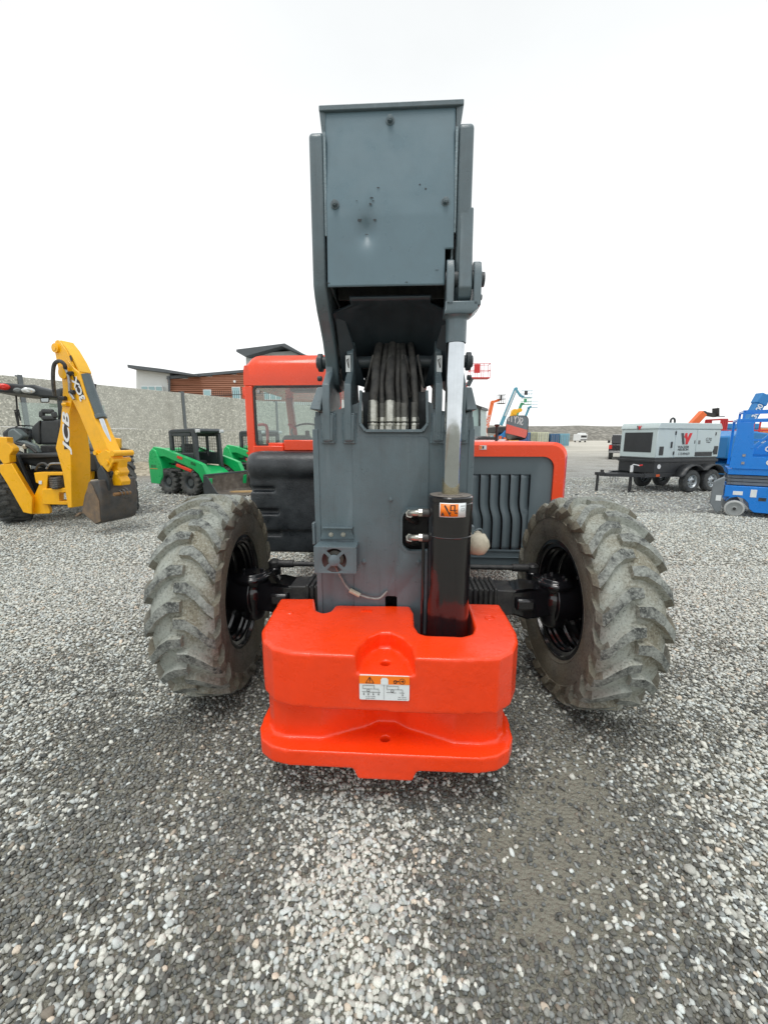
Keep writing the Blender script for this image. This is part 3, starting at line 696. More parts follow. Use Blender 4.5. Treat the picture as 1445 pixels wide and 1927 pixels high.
# --- hoses rising from the slot
yh = YM + .045
HZ = [(702, 13, .0255, 1), (719, 8, .0165, 0), (734, 14, .0265, 1), (749, 7.5, .0155, 0), (761, 8.5, .0195, 0), (780, 8.5, .0195, 0)]
for i, (px, wpx, r, big) in enumerate(HZ):
    f0 = L(px, 806, yh); x = f0.x; zb = f0.z - .01
    zt = Lz(px, 755 if big else (764 if i in (3, 5) else 766), yh)
    zf = Lz(px, 785 if not big else 781, yh)
    dy = .012 if i % 2 else 0
    b = MB()
    top_ = [(x, yh + dy, zf - .02), (x + .001 * i, yh + dy, zt), (x + (.012 if i == 0 else -.004), yh + dy + .01, 1.95), (x + .01 * (2.5 - i) * .6, yh + .07, 2.08), (x + .012 * (2.5 - i), yh + .25, 2.22), (x + .012 * (2.5 - i), yh + .6, 2.30), (x + .012 * (2.5 - i), yh + 1.1, 2.3)]
    b.tube(bezier(top_, 6), r * .88, 14); h_ = b.build('hydraulic_hose', RUB, TH)
    if not big:
        b = MB(); b.tube([(x, yh + dy, zf), (x, yh + dy, zt + .02)], r * 1.0, 14); b.build('hose_sleeve', paint('grey_sleeve', (.13, .13, .12), .7, var=.3, vs=30), h_)
    b = MB(); b.lathe([(r * .8, 0), (r * 1.08, .004), (r * 1.08, (zt if big else zf) - zb - .045), (r * .9, (zt if big else zf) - zb - .035)], (x, yh + dy, zb + .04), (0, 0, 1), 20)
    b.lathe([(r * 1.1, .022), (r * 1.12, .026), (r * 1.12, .034), (r, .038)], (x, yh + dy, zb), (0, 0, 1), 20)
    b.cyl((x, yh + dy, zb - .03), (x, yh + dy, zb + .024), r * 1.14, n=6)
    b.build('hose_fitting', ZINC, h_, bevel=.0015)
for (pts, r) in (([(686, 735), (692, 712), (697, 690), (702, 668)], .006), ([(718, 742), (716, 720), (722, 700), (728, 680)], .006), ([(771, 740), (768, 715), (775, 692), (778, 672)], .006), ([(797, 728), (792, 705), (789, 685), (786, 668)], .007), ([(745, 745), (752, 715), (756, 690), (757, 668)], .007), ([(727, 745), (712, 722), (722, 694), (735, 668)], .009), ([(770, 748), (781, 724), (768, 697), (762, 668)], .009)):
    b = MB(); b.tube(bezier([L(px, py, YM + .10 - .002 * (745 - py) * 0) for px, py in pts], 5), r, 8); b.build('thin_hose', RUB, TH)

# --- boom
YR = -.62
bx0, bx1 = Lx(613, 380, YR), Lx(856, 380, YR)
zt_, zb_ = Lz(735, 202, -.585), Lz(735, 538, YR)
boom = MB()
slope = math.tan(R(7.5))
def bz(yl, z): return z - (yl - YR) * slope
ztop = Lz(735, 206, YR + .03)
for (xa, xb) in ((bx0, bx0 + .012), (bx1 - .012, bx1)):
    boom.prism([(YR + .012, zb_ + .02), (YR + .045, ztop), (2.9, bz(2.9, ztop)), (2.9, bz(2.9, ztop) - .50), (.5, bz(.5, ztop) - .55), (.2, zb_ - .06)], 'x', xa, xb)
boom.prism([(YR + .045, ztop), (2.9, bz(2.9, ztop)), (2.9, bz(2.9, ztop) - .012), (YR + .045, ztop - .012)], 'x', bx0 + .0125, bx1 - .0125)
boom.prism([(.5, bz(.5, ztop) - .55), (2.9, bz(2.9, ztop) - .50), (2.9, bz(2.9, ztop) - .49), (.5, bz(.5, ztop) - .54)], 'x', bx0 + .0125, bx1 - .0125)
BOOM = boom.build('boom', GREY, TH, bevel=.003)
b = MB(); b.prism([(1.2, bz(1.2, ztop) - .05), (5.6, bz(5.6, ztop) - .07), (5.6, bz(5.6, ztop) - .40), (1.2, bz(1.2, ztop) - .46)], 'x', bx0 + .05, bx1 - .05)
b.bb(bx0 + .03, bx1 - .03, 5.55, 5.75, bz(5.6, ztop) - .85, bz(5.6, ztop) - .02)
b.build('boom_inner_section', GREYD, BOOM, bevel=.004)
# rear end flange (flared at its ends)
a = L(600, 198, YR + .012); c = L(873, 187, YR + .012); fz1 = (a.z + c.z) / 2 + .003
b = MB(); b.prism([(YR + .008, fz1 - .024), (YR + .008, fz1 - .004), (.25, bz(.25, fz1 + .02)), (.25, bz(.25, fz1 + .0))], 'x', a.x, c.x)
b.build('top_flange', GREY, BOOM, bevel=.003)
for s, xa, xo in ((-1, bx0, a.x), (1, bx1, c.x)):
    b = MB(); b.loft([Vector((xa - .004 * s, YR + .02, fz1 - .016)), Vector((xo, YR + .012, fz1 - .016)), Vector((xo, YR + .022, fz1 - .016)), Vector((xa - .004 * s, YR + .03, fz1 - .016))],
                     [Vector((xa + .001 * s, YR + .02, fz1 - .16)), Vector((xa + .006 * s, YR + .015, fz1 - .16)), Vector((xa + .006 * s, YR + .025, fz1 - .16)), Vector((xa + .001 * s, YR + .03, fz1 - .16))])
    b.build('corner_gusset', GREY, BOOM, bevel=.001)
# thick side plates down to the pivot
def splate(pa, pb, pa2, pb2, right):
    xa, xb = Lx(pa, 400, YR), Lx(pb, 400, YR)
    zt = Lz(600, 243 if not right else 237, YR)
    prof = [(YR - .004, zt - .02), (YR + .02, zt), (.05, bz(.05, zt)), (.35, bz(.35, zt) - .25), (.35, 2.35), (.10, 2.15), (-.10, 1.945), (-.22, 1.925), (-.31, 1.95), (-.38, 2.05), (-.44, 2.14), (-.505, 2.20), (-.56, 2.245), (-.60, 2.295), (YR - .004, 2.345)]
    b = MB(); b.prism(prof, 'x', xa, xb)
    return b.build('side_lug', GREY, BOOM, bevel=.012, seg=3)
splate(585, 611, 0, 0, False); splate(859.5, 887, 0, 0, True)
b = MB()
for px, s in ((612.3, -1), (857, 1)):
    x = Lx(px, 350, YR); b.tube([(x, YR + .0, Lz(600, 250, YR)), (x, YR + .0, Lz(600, 445, YR))], .006, 8)
b.build('weld_seam', paint('lit_weld_paint', (.22, .29, .32), .3, var=.2, vs=40, bump=.4, bs=120), BOOM)  # paler than the plates: the lit line along the weld is painted in
# rear cover sheet with fold, notch and dent
def cover(u, v):
    px = 611.5 + u * (857 - 611.5); py = 203 + v * (541 - 203)
    py += (-8 * u if v < .5 else -5 * u) * (1 if v < .5 else 1)
    xs = .5 + (u - .5)
    yl = YR - .014 + (.040 * max(0, (.605 - v) / .605) ** 1.0)
    pxx = px + (v * 6 * (1 - u) - v * 5 * u)
    p = L(pxx, py, yl)
    d = math.hypot((px - 688) / 17, (py - 432) / 27); dent = .026 * math.exp(-d * d)
    d2 = math.hypot((px - 694) / 5, (py - 395) / 22); dent += .004 * math.exp(-d2 * d2)
    wv = .0028 * math.sin(u * 3.1 + 1) * math.sin(v * 4.4)
    return Vector((p.x, yl + dent + wv, p.z))
NU, NV = 60, 80
vs = [cover(i / NU, j / NV) for j in range(NV + 1) for i in range(NU + 1)]
b = MB(); fs = []
for j in range(NV):
    for i in range(NU):
        if j / NV > .795 and i / NU > .927: continue
        fs.append((j * (NU + 1) + i, j * (NU + 1) + i + 1, (j + 1) * (NU + 1) + i + 1, (j + 1) * (NU + 1) + i))
b.add(vs, fs)
used = sorted({i for f in fs for i in f}); mp = {o_: n_ for n_, o_ in enumerate(used)}
b.v = [b.v[i] for i in used]; b.f = [tuple(mp[i] for i in f) for f in b.f]
COVM = paint('cover_sheet_paint', (.120, .188, .224), .36, var=.06, vs=4, dirt=(.10, .125, .135), damt=.12, ds=7, bump=.06, bs=260, chips=.02, chipcol=(.04, .045, .05))
cov = b.build('rear_cover', COVM, BOOM, solid=.005)
for px, py in ((734, 227), (630.5, 385), (838, 380)):
    v = (py - 203) / 338; yl = YR - .018 + .040 * max(0, (.605 - v) / .605)
    bolt(px, py, yl, .0125, cov, GREY, h=.02)
b = MB()      # scuffs in the paint
for (px, py, l, w_) in ((699, 372, 5, 2.2), (697, 384, 4, 3.5), (702, 378, 3, 1.6), (676, 414, 9, 3.6), (705, 414, 6, 2.6), (690, 441, 5, 1.6), (801, 355, 3, 2.6), (712, 353, 5, 1.6), (671, 378, 3, 1.2), (790, 347, 2.5, 1.8), (765, 531, 3.6, 1.5), (822, 508, 5, 1.1), (618, 533, 5, 2)):
    v = (py - 203) / 338; yl = YR - .0195 + .040 * max(0, (.605 - v) / .605)
    d = math.hypot((px - 688) / 17, (py - 432) / 27); yl += .026 * math.exp(-d * d)
    p = L(px, py, yl); b.prism([(p.x + l * .0017 * math.cos(t) * random.uniform(.6, 1.1), p.z + w_ * .0016 * math.sin(t) * random.uniform(.5, 1.2)) for t in [k * 6.283 / 9 for k in range(9)]], 'y', yl - .0004, yl)
b.build('paint_chip', paint('chipped_primer', (.035, .045, .05), .6), cov)
# belly plate between the side plates, funnelling down to the hoses
def belly(u, v):
    yl = YR + .045 + .52 * v; hw = .185 if v < .12 else .285 - .03 * v
    z = zb_ - .03 - .13 * v - .10 * v * v - (.15 * abs(2 * u - 1) ** 3 * v if v > .12 else 0)
    z += .009 * abs(math.sin(u * 15.7)) ** 3 * math.sin(v * 3.1)
    return Vector(((u - .5) * 2 * hw + Lx(735, 600, -.5), yl, z))
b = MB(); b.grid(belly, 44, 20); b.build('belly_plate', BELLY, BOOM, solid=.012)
b = MB(); b.bb(Lx(686, 690, -.04), Lx(793, 690, -.04), -.05, -.04, 1.84, 2.32); b.build('shade_backing', BLKM, BOOM)  # black sheet standing in for the shade behind the hoses
b = MB(); b.bb(bx0 + .02, bx1 - .02, YR + .16, YR + .17, 2.33, 2.75); b.build('dark_void_sheet', BLKM, BOOM)  # black sheet standing in for the shaded void below the rear cover
for sgn in (-1, 1):
    b = MB(); xo = Lx(604, 600, -.5) + .065 if sgn < 0 else Lx(884, 600, -.5) - .075
    b.loft([Vector((xo, -.50, 2.28)), Vector((xo - .035 * sgn, -.46, 2.28)), Vector((xo - .035 * sgn, -.44, 2.28)), Vector((xo, -.47, 2.28))], [Vector((xo, -.28, 1.98)), Vector((xo - .125 * sgn, -.22, 1.95)), Vector((xo - .125 * sgn, -.20, 1.95)), Vector((xo, -.25, 1.98))])
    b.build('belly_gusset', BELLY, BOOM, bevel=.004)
b = MB(); b.prism([(.55, bz(.55, ztop) - .34), (2.88, bz(2.88, ztop) - .34), (2.88, bz(2.88, ztop) - .50), (.55, bz(.55, ztop) - .545)], 'x', bx1 + .0005, bx1 + .004); b.build('red_side_band', REDP, BOOM)
sk = text('SKYTRAK', .24, (bx1 + .003, 1.32, bz(1.32, ztop) - .19), (0, 1, -slope), (0, slope, 1), WHT, BOOM, 'lettering', ext=.001, bold=.02)

# --- lift cylinder on the right
cb = L(848, 1000, YR); CYL = -.585
cx = Lx(846.5, 960, CYL); czt = Lz(846, 931, CYL); r_ = .1075
b = MB(); b.lathe([(0, .30), (r_, .30), (r_, czt - .035), (r_ - .003, czt - .032), (r_ - .003, czt - .028), (r_ + .0005, czt - .025), (r_ + .0005, czt - .006), (r_ - .006, czt), (0, czt)], (cx, CYL, 0), (0, 0, 1), 56)
zz = Lz(846, 1014, CYL - r_); b.lathe([(r_ + .0002, zz - .003), (r_ + .0022, zz), (r_ + .0002, zz + .003)], (cx, CYL, 0), (0, 0, 1), 56)
CYLO = b.build('lift_cylinder', BLK, TH)
b = MB(); b.lathe([(.0, 0.0008), (r_ - .008, .0008), (r_ - .008, .002), (0, .002)], (cx, CYL, czt), (0, 0, 1), 40)
b.cyl((cx, CYL, czt + .002), (cx, CYL, czt + .006), .062, n=30); b.build('gland_cap', paint('dusty_gland', (.21, .19, .17), .55, .2, var=.3, vs=30), CYLO)
CYR = -.60; crz = Lz(862, 640, CYR)
b = MB(); b.cyl((cx, CYL, czt), (cx + .002, CYR, crz), .0405, n=40); rod = b.build('piston_rod', CHROME, CYLO)
b = MB(); b.lathe([(.0412, czt + .006), (.0414, czt + .05), (.0408, czt + .085)], (cx, CYL, 0), (0, 0, 1), 40); b.build('oil_film', OILY, rod)
# rod eye, clevis
z1, z2, z3 = Lz(862, 655, CYR), Lz(862, 607, CYR), Lz(862, 578, CYR)
b = MB(); b.lathe([(.046, z1 + .02), (.047, z2 + .01), (.062, z2 + .022)], (cx + .002, CYR, 0), (0, 0, 1), 32)
b.loft([Vector((cx - .058, CYR - .052, z2 + .022)), Vector((cx + .062, CYR - .052, z2 + .022)), Vector((cx + .062, CYR + .05, z2 + .022)), Vector((cx - .058, CYR + .05, z2 + .022))],
       [Vector((cx - .054, CYR - .058, z3 - .02)), Vector((cx + .088, CYR - .058, z3 - .02)), Vector((cx + .088, CYR + .058, z3 - .02)), Vector((cx - .054, CYR + .058, z3 - .02))])
b.bb(cx - .054, cx + .088, CYR - .058, CYR + .058, z3 - .02, z3 + .01)
for xa, xb, zt2 in ((Lx(838, 540, CYR), Lx(852, 540, CYR), Lz(845, 488, CYR)), (Lx(888, 540, CYR), Lx(902, 540, CYR), Lz(890, 492, CYR))):
    b.prism([(CYR - .058, z3 - .01), (CYR + .058, z3 - .01), (CYR + .058, zt2 - .06), (CYR + .035, zt2 - .015), (CYR, zt2), (CYR - .035, zt2 - .015), (CYR - .058, zt2 - .06)], 'x', xa, xb)
clv = b.build('rod_clevis', GREY, CYLO, bevel=.005)
pz = Lz(870, 527, CYR); xe = Lx(903, 527, CYR)
b = MB(); b.cyl((Lx(836, 530, CYR), CYR, pz), (xe + .004, CYR, pz), .036, n=24); b.cyl((xe, CYR, pz), (xe + .018, CYR, pz), .030, n=20)
b.cyl((xe - .005, CYR - .01, pz - .075), (xe + .010, CYR - .01, pz - .075), .012, n=6); b.build('clevis_pin', GREYD, clv, bevel=.002)
# boom lug that drops between the clevis ears
b = MB(); b.prism([(CYR - .023, Lz(870, 395, CYR)), (CYR - .030, Lz(870, 470, CYR)), (CYR - .05, pz - .01)] + [(CYR + .058 * math.cos(R(a)), pz - .02 + .075 * math.sin(R(a))) for a in (200, 235, 270, 305, 340)] + [(CYR + .07, Lz(870, 472, CYR)), (CYR + .05, Lz(870, 395, CYR))], 'x', Lx(860, 540, CYR), Lx(885, 540, CYR))
b.build('cylinder_lug', GREY, BOOM, bevel=.006)
# decal wrapped on the barrel
def wrap(name, u0, u1, z0, z1, rr_, mat, par, n=14):
    b = MB(); vs = []
    for k in range(n + 1):
        a = u0 + (u1 - u0) * k / n
        for z in (z0, z1): vs.append((cx + rr_ * math.sin(a), CYL - rr_ * math.cos(a), z))
    b.add(vs, [(2 * k, 2 * k + 2, 2 * k + 3, 2 * k + 1) for k in range(n)]); return b.build(name, mat, par, solid=.0006)
def ang(px): return math.asin(max(-1, min(1, (Lx(px, 960, CYL - .09) - cx) / r_)))
dz1, dz0 = Lz(848, 947, CYL - r_), Lz(848, 974, CYL - r_)
u0, u1 = ang(827), ang(876); um = ang(861)
D2 = wrap('crush_decal', u0, u1, dz0, dz1, r_ + .0012, DECW, CYLO)
wrap('orange_panel', u0 + .05, um, dz0 + .004, dz1 - .004, r_ + .0022, DECO, D2)
def wp(f, g, k=.0032):
    a = u0 + (u1 - u0) * f; return (cx + (r_ + k) * math.sin(a), CYL - (r_ + k) * math.cos(a), dz0 + (dz1 - dz0) * g)
b = MB()
def wb(f0, g0, f1, g1, wd): b.bar(wp(f0, g0), wp(f1, g1), wd, .0006, up=(0, -1, 0))
wb(.20, .85, .30, .50, .008); wb(.28, .55, .40, .12, .006); wb(.36, .32, .62, .32, .006); wb(.52, .38, .64, .55, .003); wb(.56, .34, .66, .28, .003)
wb(.40, .85, .56, .85, .004); wb(.40, .50, .56, .50, .004); wb(.41, .88, .41, .46, .006); wb(.55, .88, .55, .46, .006)
wb(.07, .12, .19, .12, .003); wb(.08, .12, .13, .34, .003); wb(.18, .12, .13, .34, .003); wb(.13, .15, .13, .24, .004)
b.build('hand_symbol', DECK, D2)
b = MB(); wb(.80, .45, .92, .45, .0012); wb(.80, .62, .92, .62, .0012); wb(.80, .45, .80, .62, .0012); wb(.92, .45, .92, .62, .0012); wb(.76, .80, .96, .80, .0018)
b.build('book_symbol', DECK, D2)
# ports, elbows and steel pipe
for py in (966, 1013):
    p = L(806, py, CYL - .02); e = L(781, py + 2, YM - .03)
    b = MB(); b.cyl((p.x + .03, CYL - .01, p.z), (p.x - .03, CYL - .01, p.z), .021, n=16); prt = b.build('port_boss', BLKM, CYLO, bevel=.002)
    b = MB(); b.cyl((p.x - .030, CYL - .01, p.z), (p.x - .048, CYL - .01, p.z), .020, n=6)
    b.tube(bezier([(p.x - .045, CYL - .01, p.z), (p.x - .065, CYL - .008, p.z - .001), (p.x - .086, CYL + .02, p.z - .008), (p.x - .092, CYL + .06, p.z - .018)], 5), .0155, 12)
    b.cyl((p.x - .090, CYL + .045, p.z - .015), (p.x - .092, CYL + .085, p.z - .022), .021, n=6); b.build('elbow_fitting', ZINC, prt, bevel=.001)
    b = MB(); b.tube(bezier([(p.x - .092, CYL + .08, p.z - .022), (p.x - .095, CYL + .16, p.z - .06), (p.x - .05, CYL + .24, p.z - .10)], 6), .016, 12); b.build('feed_hose', RUB, prt)
p = L(797, 1022, CYL - .02); q = L(797, 1190, CYL + .03)
b = MB(); b.tube([(p.x, CYL + .0, p.z), (p.x, CYL + .0, p.z - .35), (p.x - .004, CYL + .01, .42)], .0085, 10); b.build('steel_pipe', BLK, CYLO)

# --- small bracket with the reversing alarm
yb_ = YM - .12
A = L(590, 1030, yb_); B = L(671, 1080, yb_); x0, x1, z1, z0 = A.x, B.x, A.z, B.z
s = MB(); s.prism(rrect(x0, x1, z0, z1, .008, 2), 'y', yb_, yb_ + .004)
xm, zm = (x0 + x1) / 2 - .005, (z0 + z1) / 2; cuts = []
for a0 in (0, 90, 180, 270):
    c = MB(); c.prism(arc(xm, zm, .064, a0 - 37, a0 + 37, 6) + arc(xm, zm, .031, a0 + 30, a0 - 30, 5), 'y', yb_ - .02, yb_ + .02); cuts.append(c)
gd = cutplate('alarm_guard', s, cuts, GREY, TH, bevel=.001)
b = MB(); b.prism([(x0, yb_), (x1, yb_), (x1 - .004, YM - .003), (x0 + .008, YM - .003)], 'z', z1 - .001, z1 + .004)
b.bb(x0, x0 + .004, yb_ + .0045, YM - .01, z0 + .01, z1 - .0015); b.bb(x1 - .004, x1, yb_ + .0045, YM - .01, z0 + .01, z1 - .0015)
b.prism([Q(602, 1014, YM - .012), Q(667, 1014, YM - .012), Q(659, 992, YM - .012), Q(613, 992, YM - .012)], 'y', YM - .013, YM - .008)
b.bb(x0 + .03, x1 - .03, YM - .04, YM - .001, Lz(640, 992, YM), Lz(640, 992, YM) + .005)
b.build('guard_bracket', GREY, gd, bevel=.001)
for px, py in ((623, 1006), (646, 1006)): bolt(px, py, YM - .013, .009, gd, ZINC)
b = MB(); b.lathe([(0, .0), (.026, .0), (.028, .012), (.045, .018), (.05, .05), (0, .055)], (xm, yb_ + .012, zm), (0, 1, 0), 28); b.build('reversing_alarm', paint('alarm_body', (.10, .10, .085), .6, var=.3, vs=30), gd)
b = MB(); b.tube(bezier([(xm - .01, YM - .03, z0 + .01), (xm + .02, YM - .02, z0 - .06), (xm + .06, YM - .025, z0 - .12), (xm + .13, YM - .03, z0 - .155), (xm + .22, YM - .03, z0 - .17), (xm + .27, YM - .02, z0 - .13)], 6), .006, 8)
wr_ = b.build('wire', paint('taped_wire', (.24, .24, .23), .6, var=.3, vs=40), gd)
b = MB(); b.tube([(xm + .065, YM - .027, z0 - .125), (xm + .12, YM - .031, z0 - .153)], .013, 8); b.build('wire_connector', CREAM, wr_)
# little tab on the tower's left edge
b = MB(); a = L(590, 983, YM); c = L(596, 1023, YM); b.bb(a.x - .004, a.x + .010, YM - .02, YM + .03, c.z, a.z); b.build('edge_tab', GREY, tower, bevel=.002)
# pale lamp housing showing behind the cylinder
p = L(890, 1018, YM + .02)
b = MB(); b.lathe([(.0, -.055), (.035, -.05), (.060, -.02), (.066, .02), (.05, .055), (.03, .075), (0, .078)], (p.x + .005, YM + .0, p.z), (.75, -.1, -.5), 24); lp = b.build('lamp_housing', CREAM, tower)
b = MB(); b.bb(p.x - .045, p.x - .005, YM - .03, YM + .02, p.z - .05, p.z + .09); b.tube(bezier([(p.x - .01, YM - .02, p.z + .06), (p.x + .03, YM - .02, p.z + .075), (p.x + .05, YM, p.z + .03)], 4), .005, 8); b.build('lamp_bracket', GREY, lp, bevel=.002)
# fan-like slots of tread on frame seen past the tower: cross tube
# --- black tank on the left
YT = .78
def R2(px, py, yl=YT): return L(px, py, yl)
s = MB()
a, c = R2(452, 850), R2(620, 908); hz_, cz_, cy_ = (a.z - c.z) / 2, (a.z + c.z) / 2, YT + .21
def lobe(x, k): return [Vector((x, cy_ + p[0], cz_ + p[1])) for p in rrect(-.21 * k, .21 * k, -hz_ * k, hz_ * k, hz_ * k * .92, 6)]
rg_ = [lobe(a.x + dx_, k) for dx_, k in ((0, .35), (.008, .55), (.025, .74), (.055, .90), (.095, .98), (.13, 1.0))] + [lobe(c.x, 1.0)]
for q in range(len(rg_) - 1):
    n_ = len(rg_[q]); s.add(rg_[q] + rg_[q + 1], [(k, (k + 1) % n_, n_ + (k + 1) % n_, n_ + k) for k in range(n_)])
s.add(rg_[0], [tuple(range(len(rg_[0])))]); s.add(rg_[-1], [tuple(range(len(rg_[-1])))])
a2, c2 = R2(466, 900), R2(620, 1000); s.bb(a2.x, c2.x, YT + .035, YT + .40, c2.z, a2.z + .05)
a3, c3 = R2(484, 990), R2(620, 1044); s.bb(a3.x, c3.x, YT + .05, YT + .38, c3.z, a3.z + .03)
cs = []
for (pl, pr, p0, p1) in ((440, 518, 915, 929), (450, 526, 957, 972), (455, 531, 1000, 1014)):
    q, w_ = R2(pl, p0), R2(pr, p1); k = MB(); k.loft([Vector((q.x, YT - .02, w_.z)), Vector((w_.x, YT - .02, w_.z)), Vector((w_.x, YT - .02, q.z)), Vector((q.x, YT - .02, q.z))],
        [Vector((q.x, YT + .075, w_.z + .012)), Vector((w_.x - .02, YT + .075, w_.z + .012)), Vector((w_.x - .02, YT + .075, q.z - .01)), Vector((q.x, YT + .075, q.z - .01))]); cs.append(k)
tank = cast('fuel_tank', s, cs, PLAS, TH, voxel=.0095, it=9)
# --- cab
YC = 1.12
xl_ = R2(461, 760, YC).x; zr = R2(480, 669, YC + .1).z; xr_ = xl_ + .86
zlo = R2(500, 850, YC).z; zwt = R2(500, 726, YC).z; zwb = R2(500, 838, YC).z
xw0 = R2(479, 780, YC).x
b = MB()
cabd = 1.45
# rounded roof: section in x,z swept along y with a rolled rear edge
def roofsec(d, y):
    x0, x1 = xl_ + .0 + d, xr_ - d; zt = zr - d * .9; zb = zwt + .004
    r = .13
    return [Vector((x, y, z)) for x, z in ([(x1, zb)] + arc(x1 - r, zt - r, r, 0, 90, 5) + arc(x0 + r, zt - r, r, 90, 180, 5) + [(x0, zb)])]
secs = [(.10, YC + .02), (.045, YC + .025 + .01), (.012, YC + .06), (0, YC + .12), (0, YC + cabd - .12), (.02, YC + cabd - .05), (.08, YC + cabd)]
rings = [roofsec(d, y) for d, y in [(0.0, YC + .0)] and secs]
rings[0] = [Vector((p.x, YC, min(p.z, zwt + .06))) for p in roofsec(0, YC)]
rings[1] = [Vector((p.x, YC + .004, min(p.z, zr - .10))) for p in roofsec(.004, YC)]
for i in range(len(rings) - 1):
    n = len(rings[i]); b.add(rings[i] + rings[i + 1], [(k, (k + 1) % n, n + (k + 1) % n, n + k) for k in range(n)])
b.add(rings[0], [tuple(range(len(rings[0])))]); b.add(rings[-1], [tuple(range(len(rings[-1])))])
CAB = thing('cab', 'x', 'x'); del CAB['label']; del CAB['category']; CAB.parent = TH
b.build('roof', REDP, CAB, ang=50)
b = MB()
b.bb(xl_, xw0 - .004, YC, YC + .07, zlo - .25, zwt + .0035); b.bb(xr_ - .09, xr_, YC, YC + .07, zlo - .25, zwt + .0035)
b.bb(xw0 - .0035, xr_ - .0905, YC, YC + .05, zwb - .25, zwb - .006)
b.bb(xl_, xl_ + .05, YC + cabd - .08, YC + cabd, zlo - .25, zwt + .0035); b.bb(xr_ - .09, xr_, YC + cabd - .08, YC + cabd, zlo - .25, zwt + .0035)
b.bb(xl_, xr_, YC + .0705, YC + cabd - .0805, .70, zlo - .12)
b.build('cab_frame', REDP, CAB, bevel=.012, seg=3)
# window seal + glass
b = MB(); xw1 = xr_ - .095
path = rrect(xw0 + .008, xw1, zwb, zwt - .008, .03, 4); path.append(path[0])
for i in range(len(path) - 1): b.bar((path[i][0], YC - .001, path[i][1]), (path[i + 1][0], YC - .001, path[i + 1][1]), .020, .012, up=(0, -1, 0))
seal = b.build('window_seal', BLKM, CAB)
b = MB(); b.prism(rrect(xw0 + .012, xw1 - .004, zwb + .004, zwt - .012, .03, 4), 'y', YC + .002, YC + .006); b.build('rear_window', GLS, CAB)
b = MB(); p = R2(481, 737, YC); b.cyl((p.x + .03, YC - .012, p.z), (p.x + .03, YC + .012, p.z), .014, n=14); b.build('window_stud', STEEL, seal)
b = MB(); a, c = R2(455, 728, YC), R2(463, 750, YC); b.bb(a.x, c.x + .006, YC + .01, YC + .05, c.z, a.z); b.bb(a.x + .008, c.x + .006, YC + .002, YC + .0095, c.z + .02, a.z - .02); b.build('door_hinge', REDP, CAB, bevel=.004)
ORB = paint('inner_post_paint', (.30, .06, .015), .4)
b = MB(); b.bar(R2(541, 726, YC + 1.3), R2(556, 840, YC + 1.1), .075, .075, up=(0, 1, 0)); b.build('front_pillar', ORB, CAB, bevel=.01)
b = MB(); b.tube(bezier([R2(486, 800, YC + .3), R2(496, 799, YC + .3), R2(503, 806, YC + .3), R2(504, 842, YC + .3)], 5), .014, 10)
b.tube(bezier([R2(543, 798, YC + .5), R2(551, 803, YC + .5), R2(556, 812, YC + .5), R2(556, 842, YC + .5)], 5), .014, 10); b.build('grab_rail', paint('dull_red_rail', (.45, .03, .03), .45), CAB)
a, c = R2(530, 819, YC + .35), R2(586, 850, YC + .35)
b = MB(); b.prism(rrect(a.x, c.x, c.z - .2, a.z, .05, 5), 'y', YC + .35, YC + .45); b.build('operator_seat', SEAT, CAB, bevel=.02, seg=3)
p = R2(578, 812, YC + .9); b = MB(); b.lathe([(.17, -.012), (.182, 0), (.17, .012), (.158, 0)], p, (.1, -.5, .85), 36, closed=True); b.cyl(p, p + Vector((0, .25, -.4)), .025); b.build('steering_wheel', BLKM, CAB)
b = MB(); a = R2(546, 727, YC + .25); c = R2(590, 736, YC + .25); b.bb(a.x, c.x, YC + .25, YC + .4, c.z, a.z); b.build('dome_console', paint('brown_trim', (.10, .055, .04), .6), CAB)
# red step/battery cover between tank and cab
b = MB(); a, c = R2(535, 828, 1.0), R2(612, 848, 1.0); b.bb(a.x, c.x, .98, YC - .01, c.z, a.z)
a, c = R2(476, 839, 1.05), R2(534, 850, 1.05); b.bb(a.x, c.x, 1.05, YC - .01, c.z - .1, a.z)
a, c = R2(505, 834, 1.07), R2(534, 840, 1.07); b.bb(a.x, c.x, 1.07, YC - .012, c.z, a.z + .004)
b.build('red_cover', REDP, TH, bevel=.008)

# --- engine hood on the right
YH = .80
hx1_ = R2(1068, 880, YH).x; hzt = R2(1000, 832, YH).z; hx0_ = R2(880, 860, YH).x; hzb = R2(960, 1070, YH).z
def hoodsec(y, d, r=.115):
    return [Vector((x, y, z)) for x, z in ([(hx0_ + .0, hzb)] + [(hx1_ - d, hzb)] + arc(hx1_ - d - r, hzt - d - r, r, 0, 90, 7) + [(hx0_, hzt - d)])]
b = MB(); ins = (.065, .11)
o1, o2, i1, i2 = hoodsec(YH + .03, .0), hoodsec(YH, .025), None, None
fx1, fzt = hx1_ - .108, hzt - .115
def insec(y, r=.09): return [Vector((x, y, z)) for x, z in ([(hx0_, hzb)] + [(fx1, hzb)] + arc(fx1 - r, fzt - r, r, 0, 90, 7) + [(hx0_, fzt)])]
i1, i2 = insec(YH), insec(YH + .03)
far_ = hoodsec(YH + 2.6, .0); far2 = hoodsec(YH + 2.65, .04)
n = len(o1)
for A_, B_ in ((far2, far_), (far_, o1), (o1, o2), (o2, i1), (i1, i2)):
    b.add(A_ + B_, [(k, k + 1, n + k + 1, n + k) for k in range(n - 1)])
b.add(far2, [tuple(range(n))])
HOOD = b.build('engine_hood', REDP, TH, ang=40)
GP = paint('grille_panel_paint', (.115, .150, .168), .4, var=.06, vs=4)
gx0, gx1, gz1, gz0 = R2(886, 900, YH).x, R2(1000, 900, YH).x, R2(940, 893, YH).z, R2(940, 1036, YH).z
s = MB(); s.add(*([], [])) if False else None
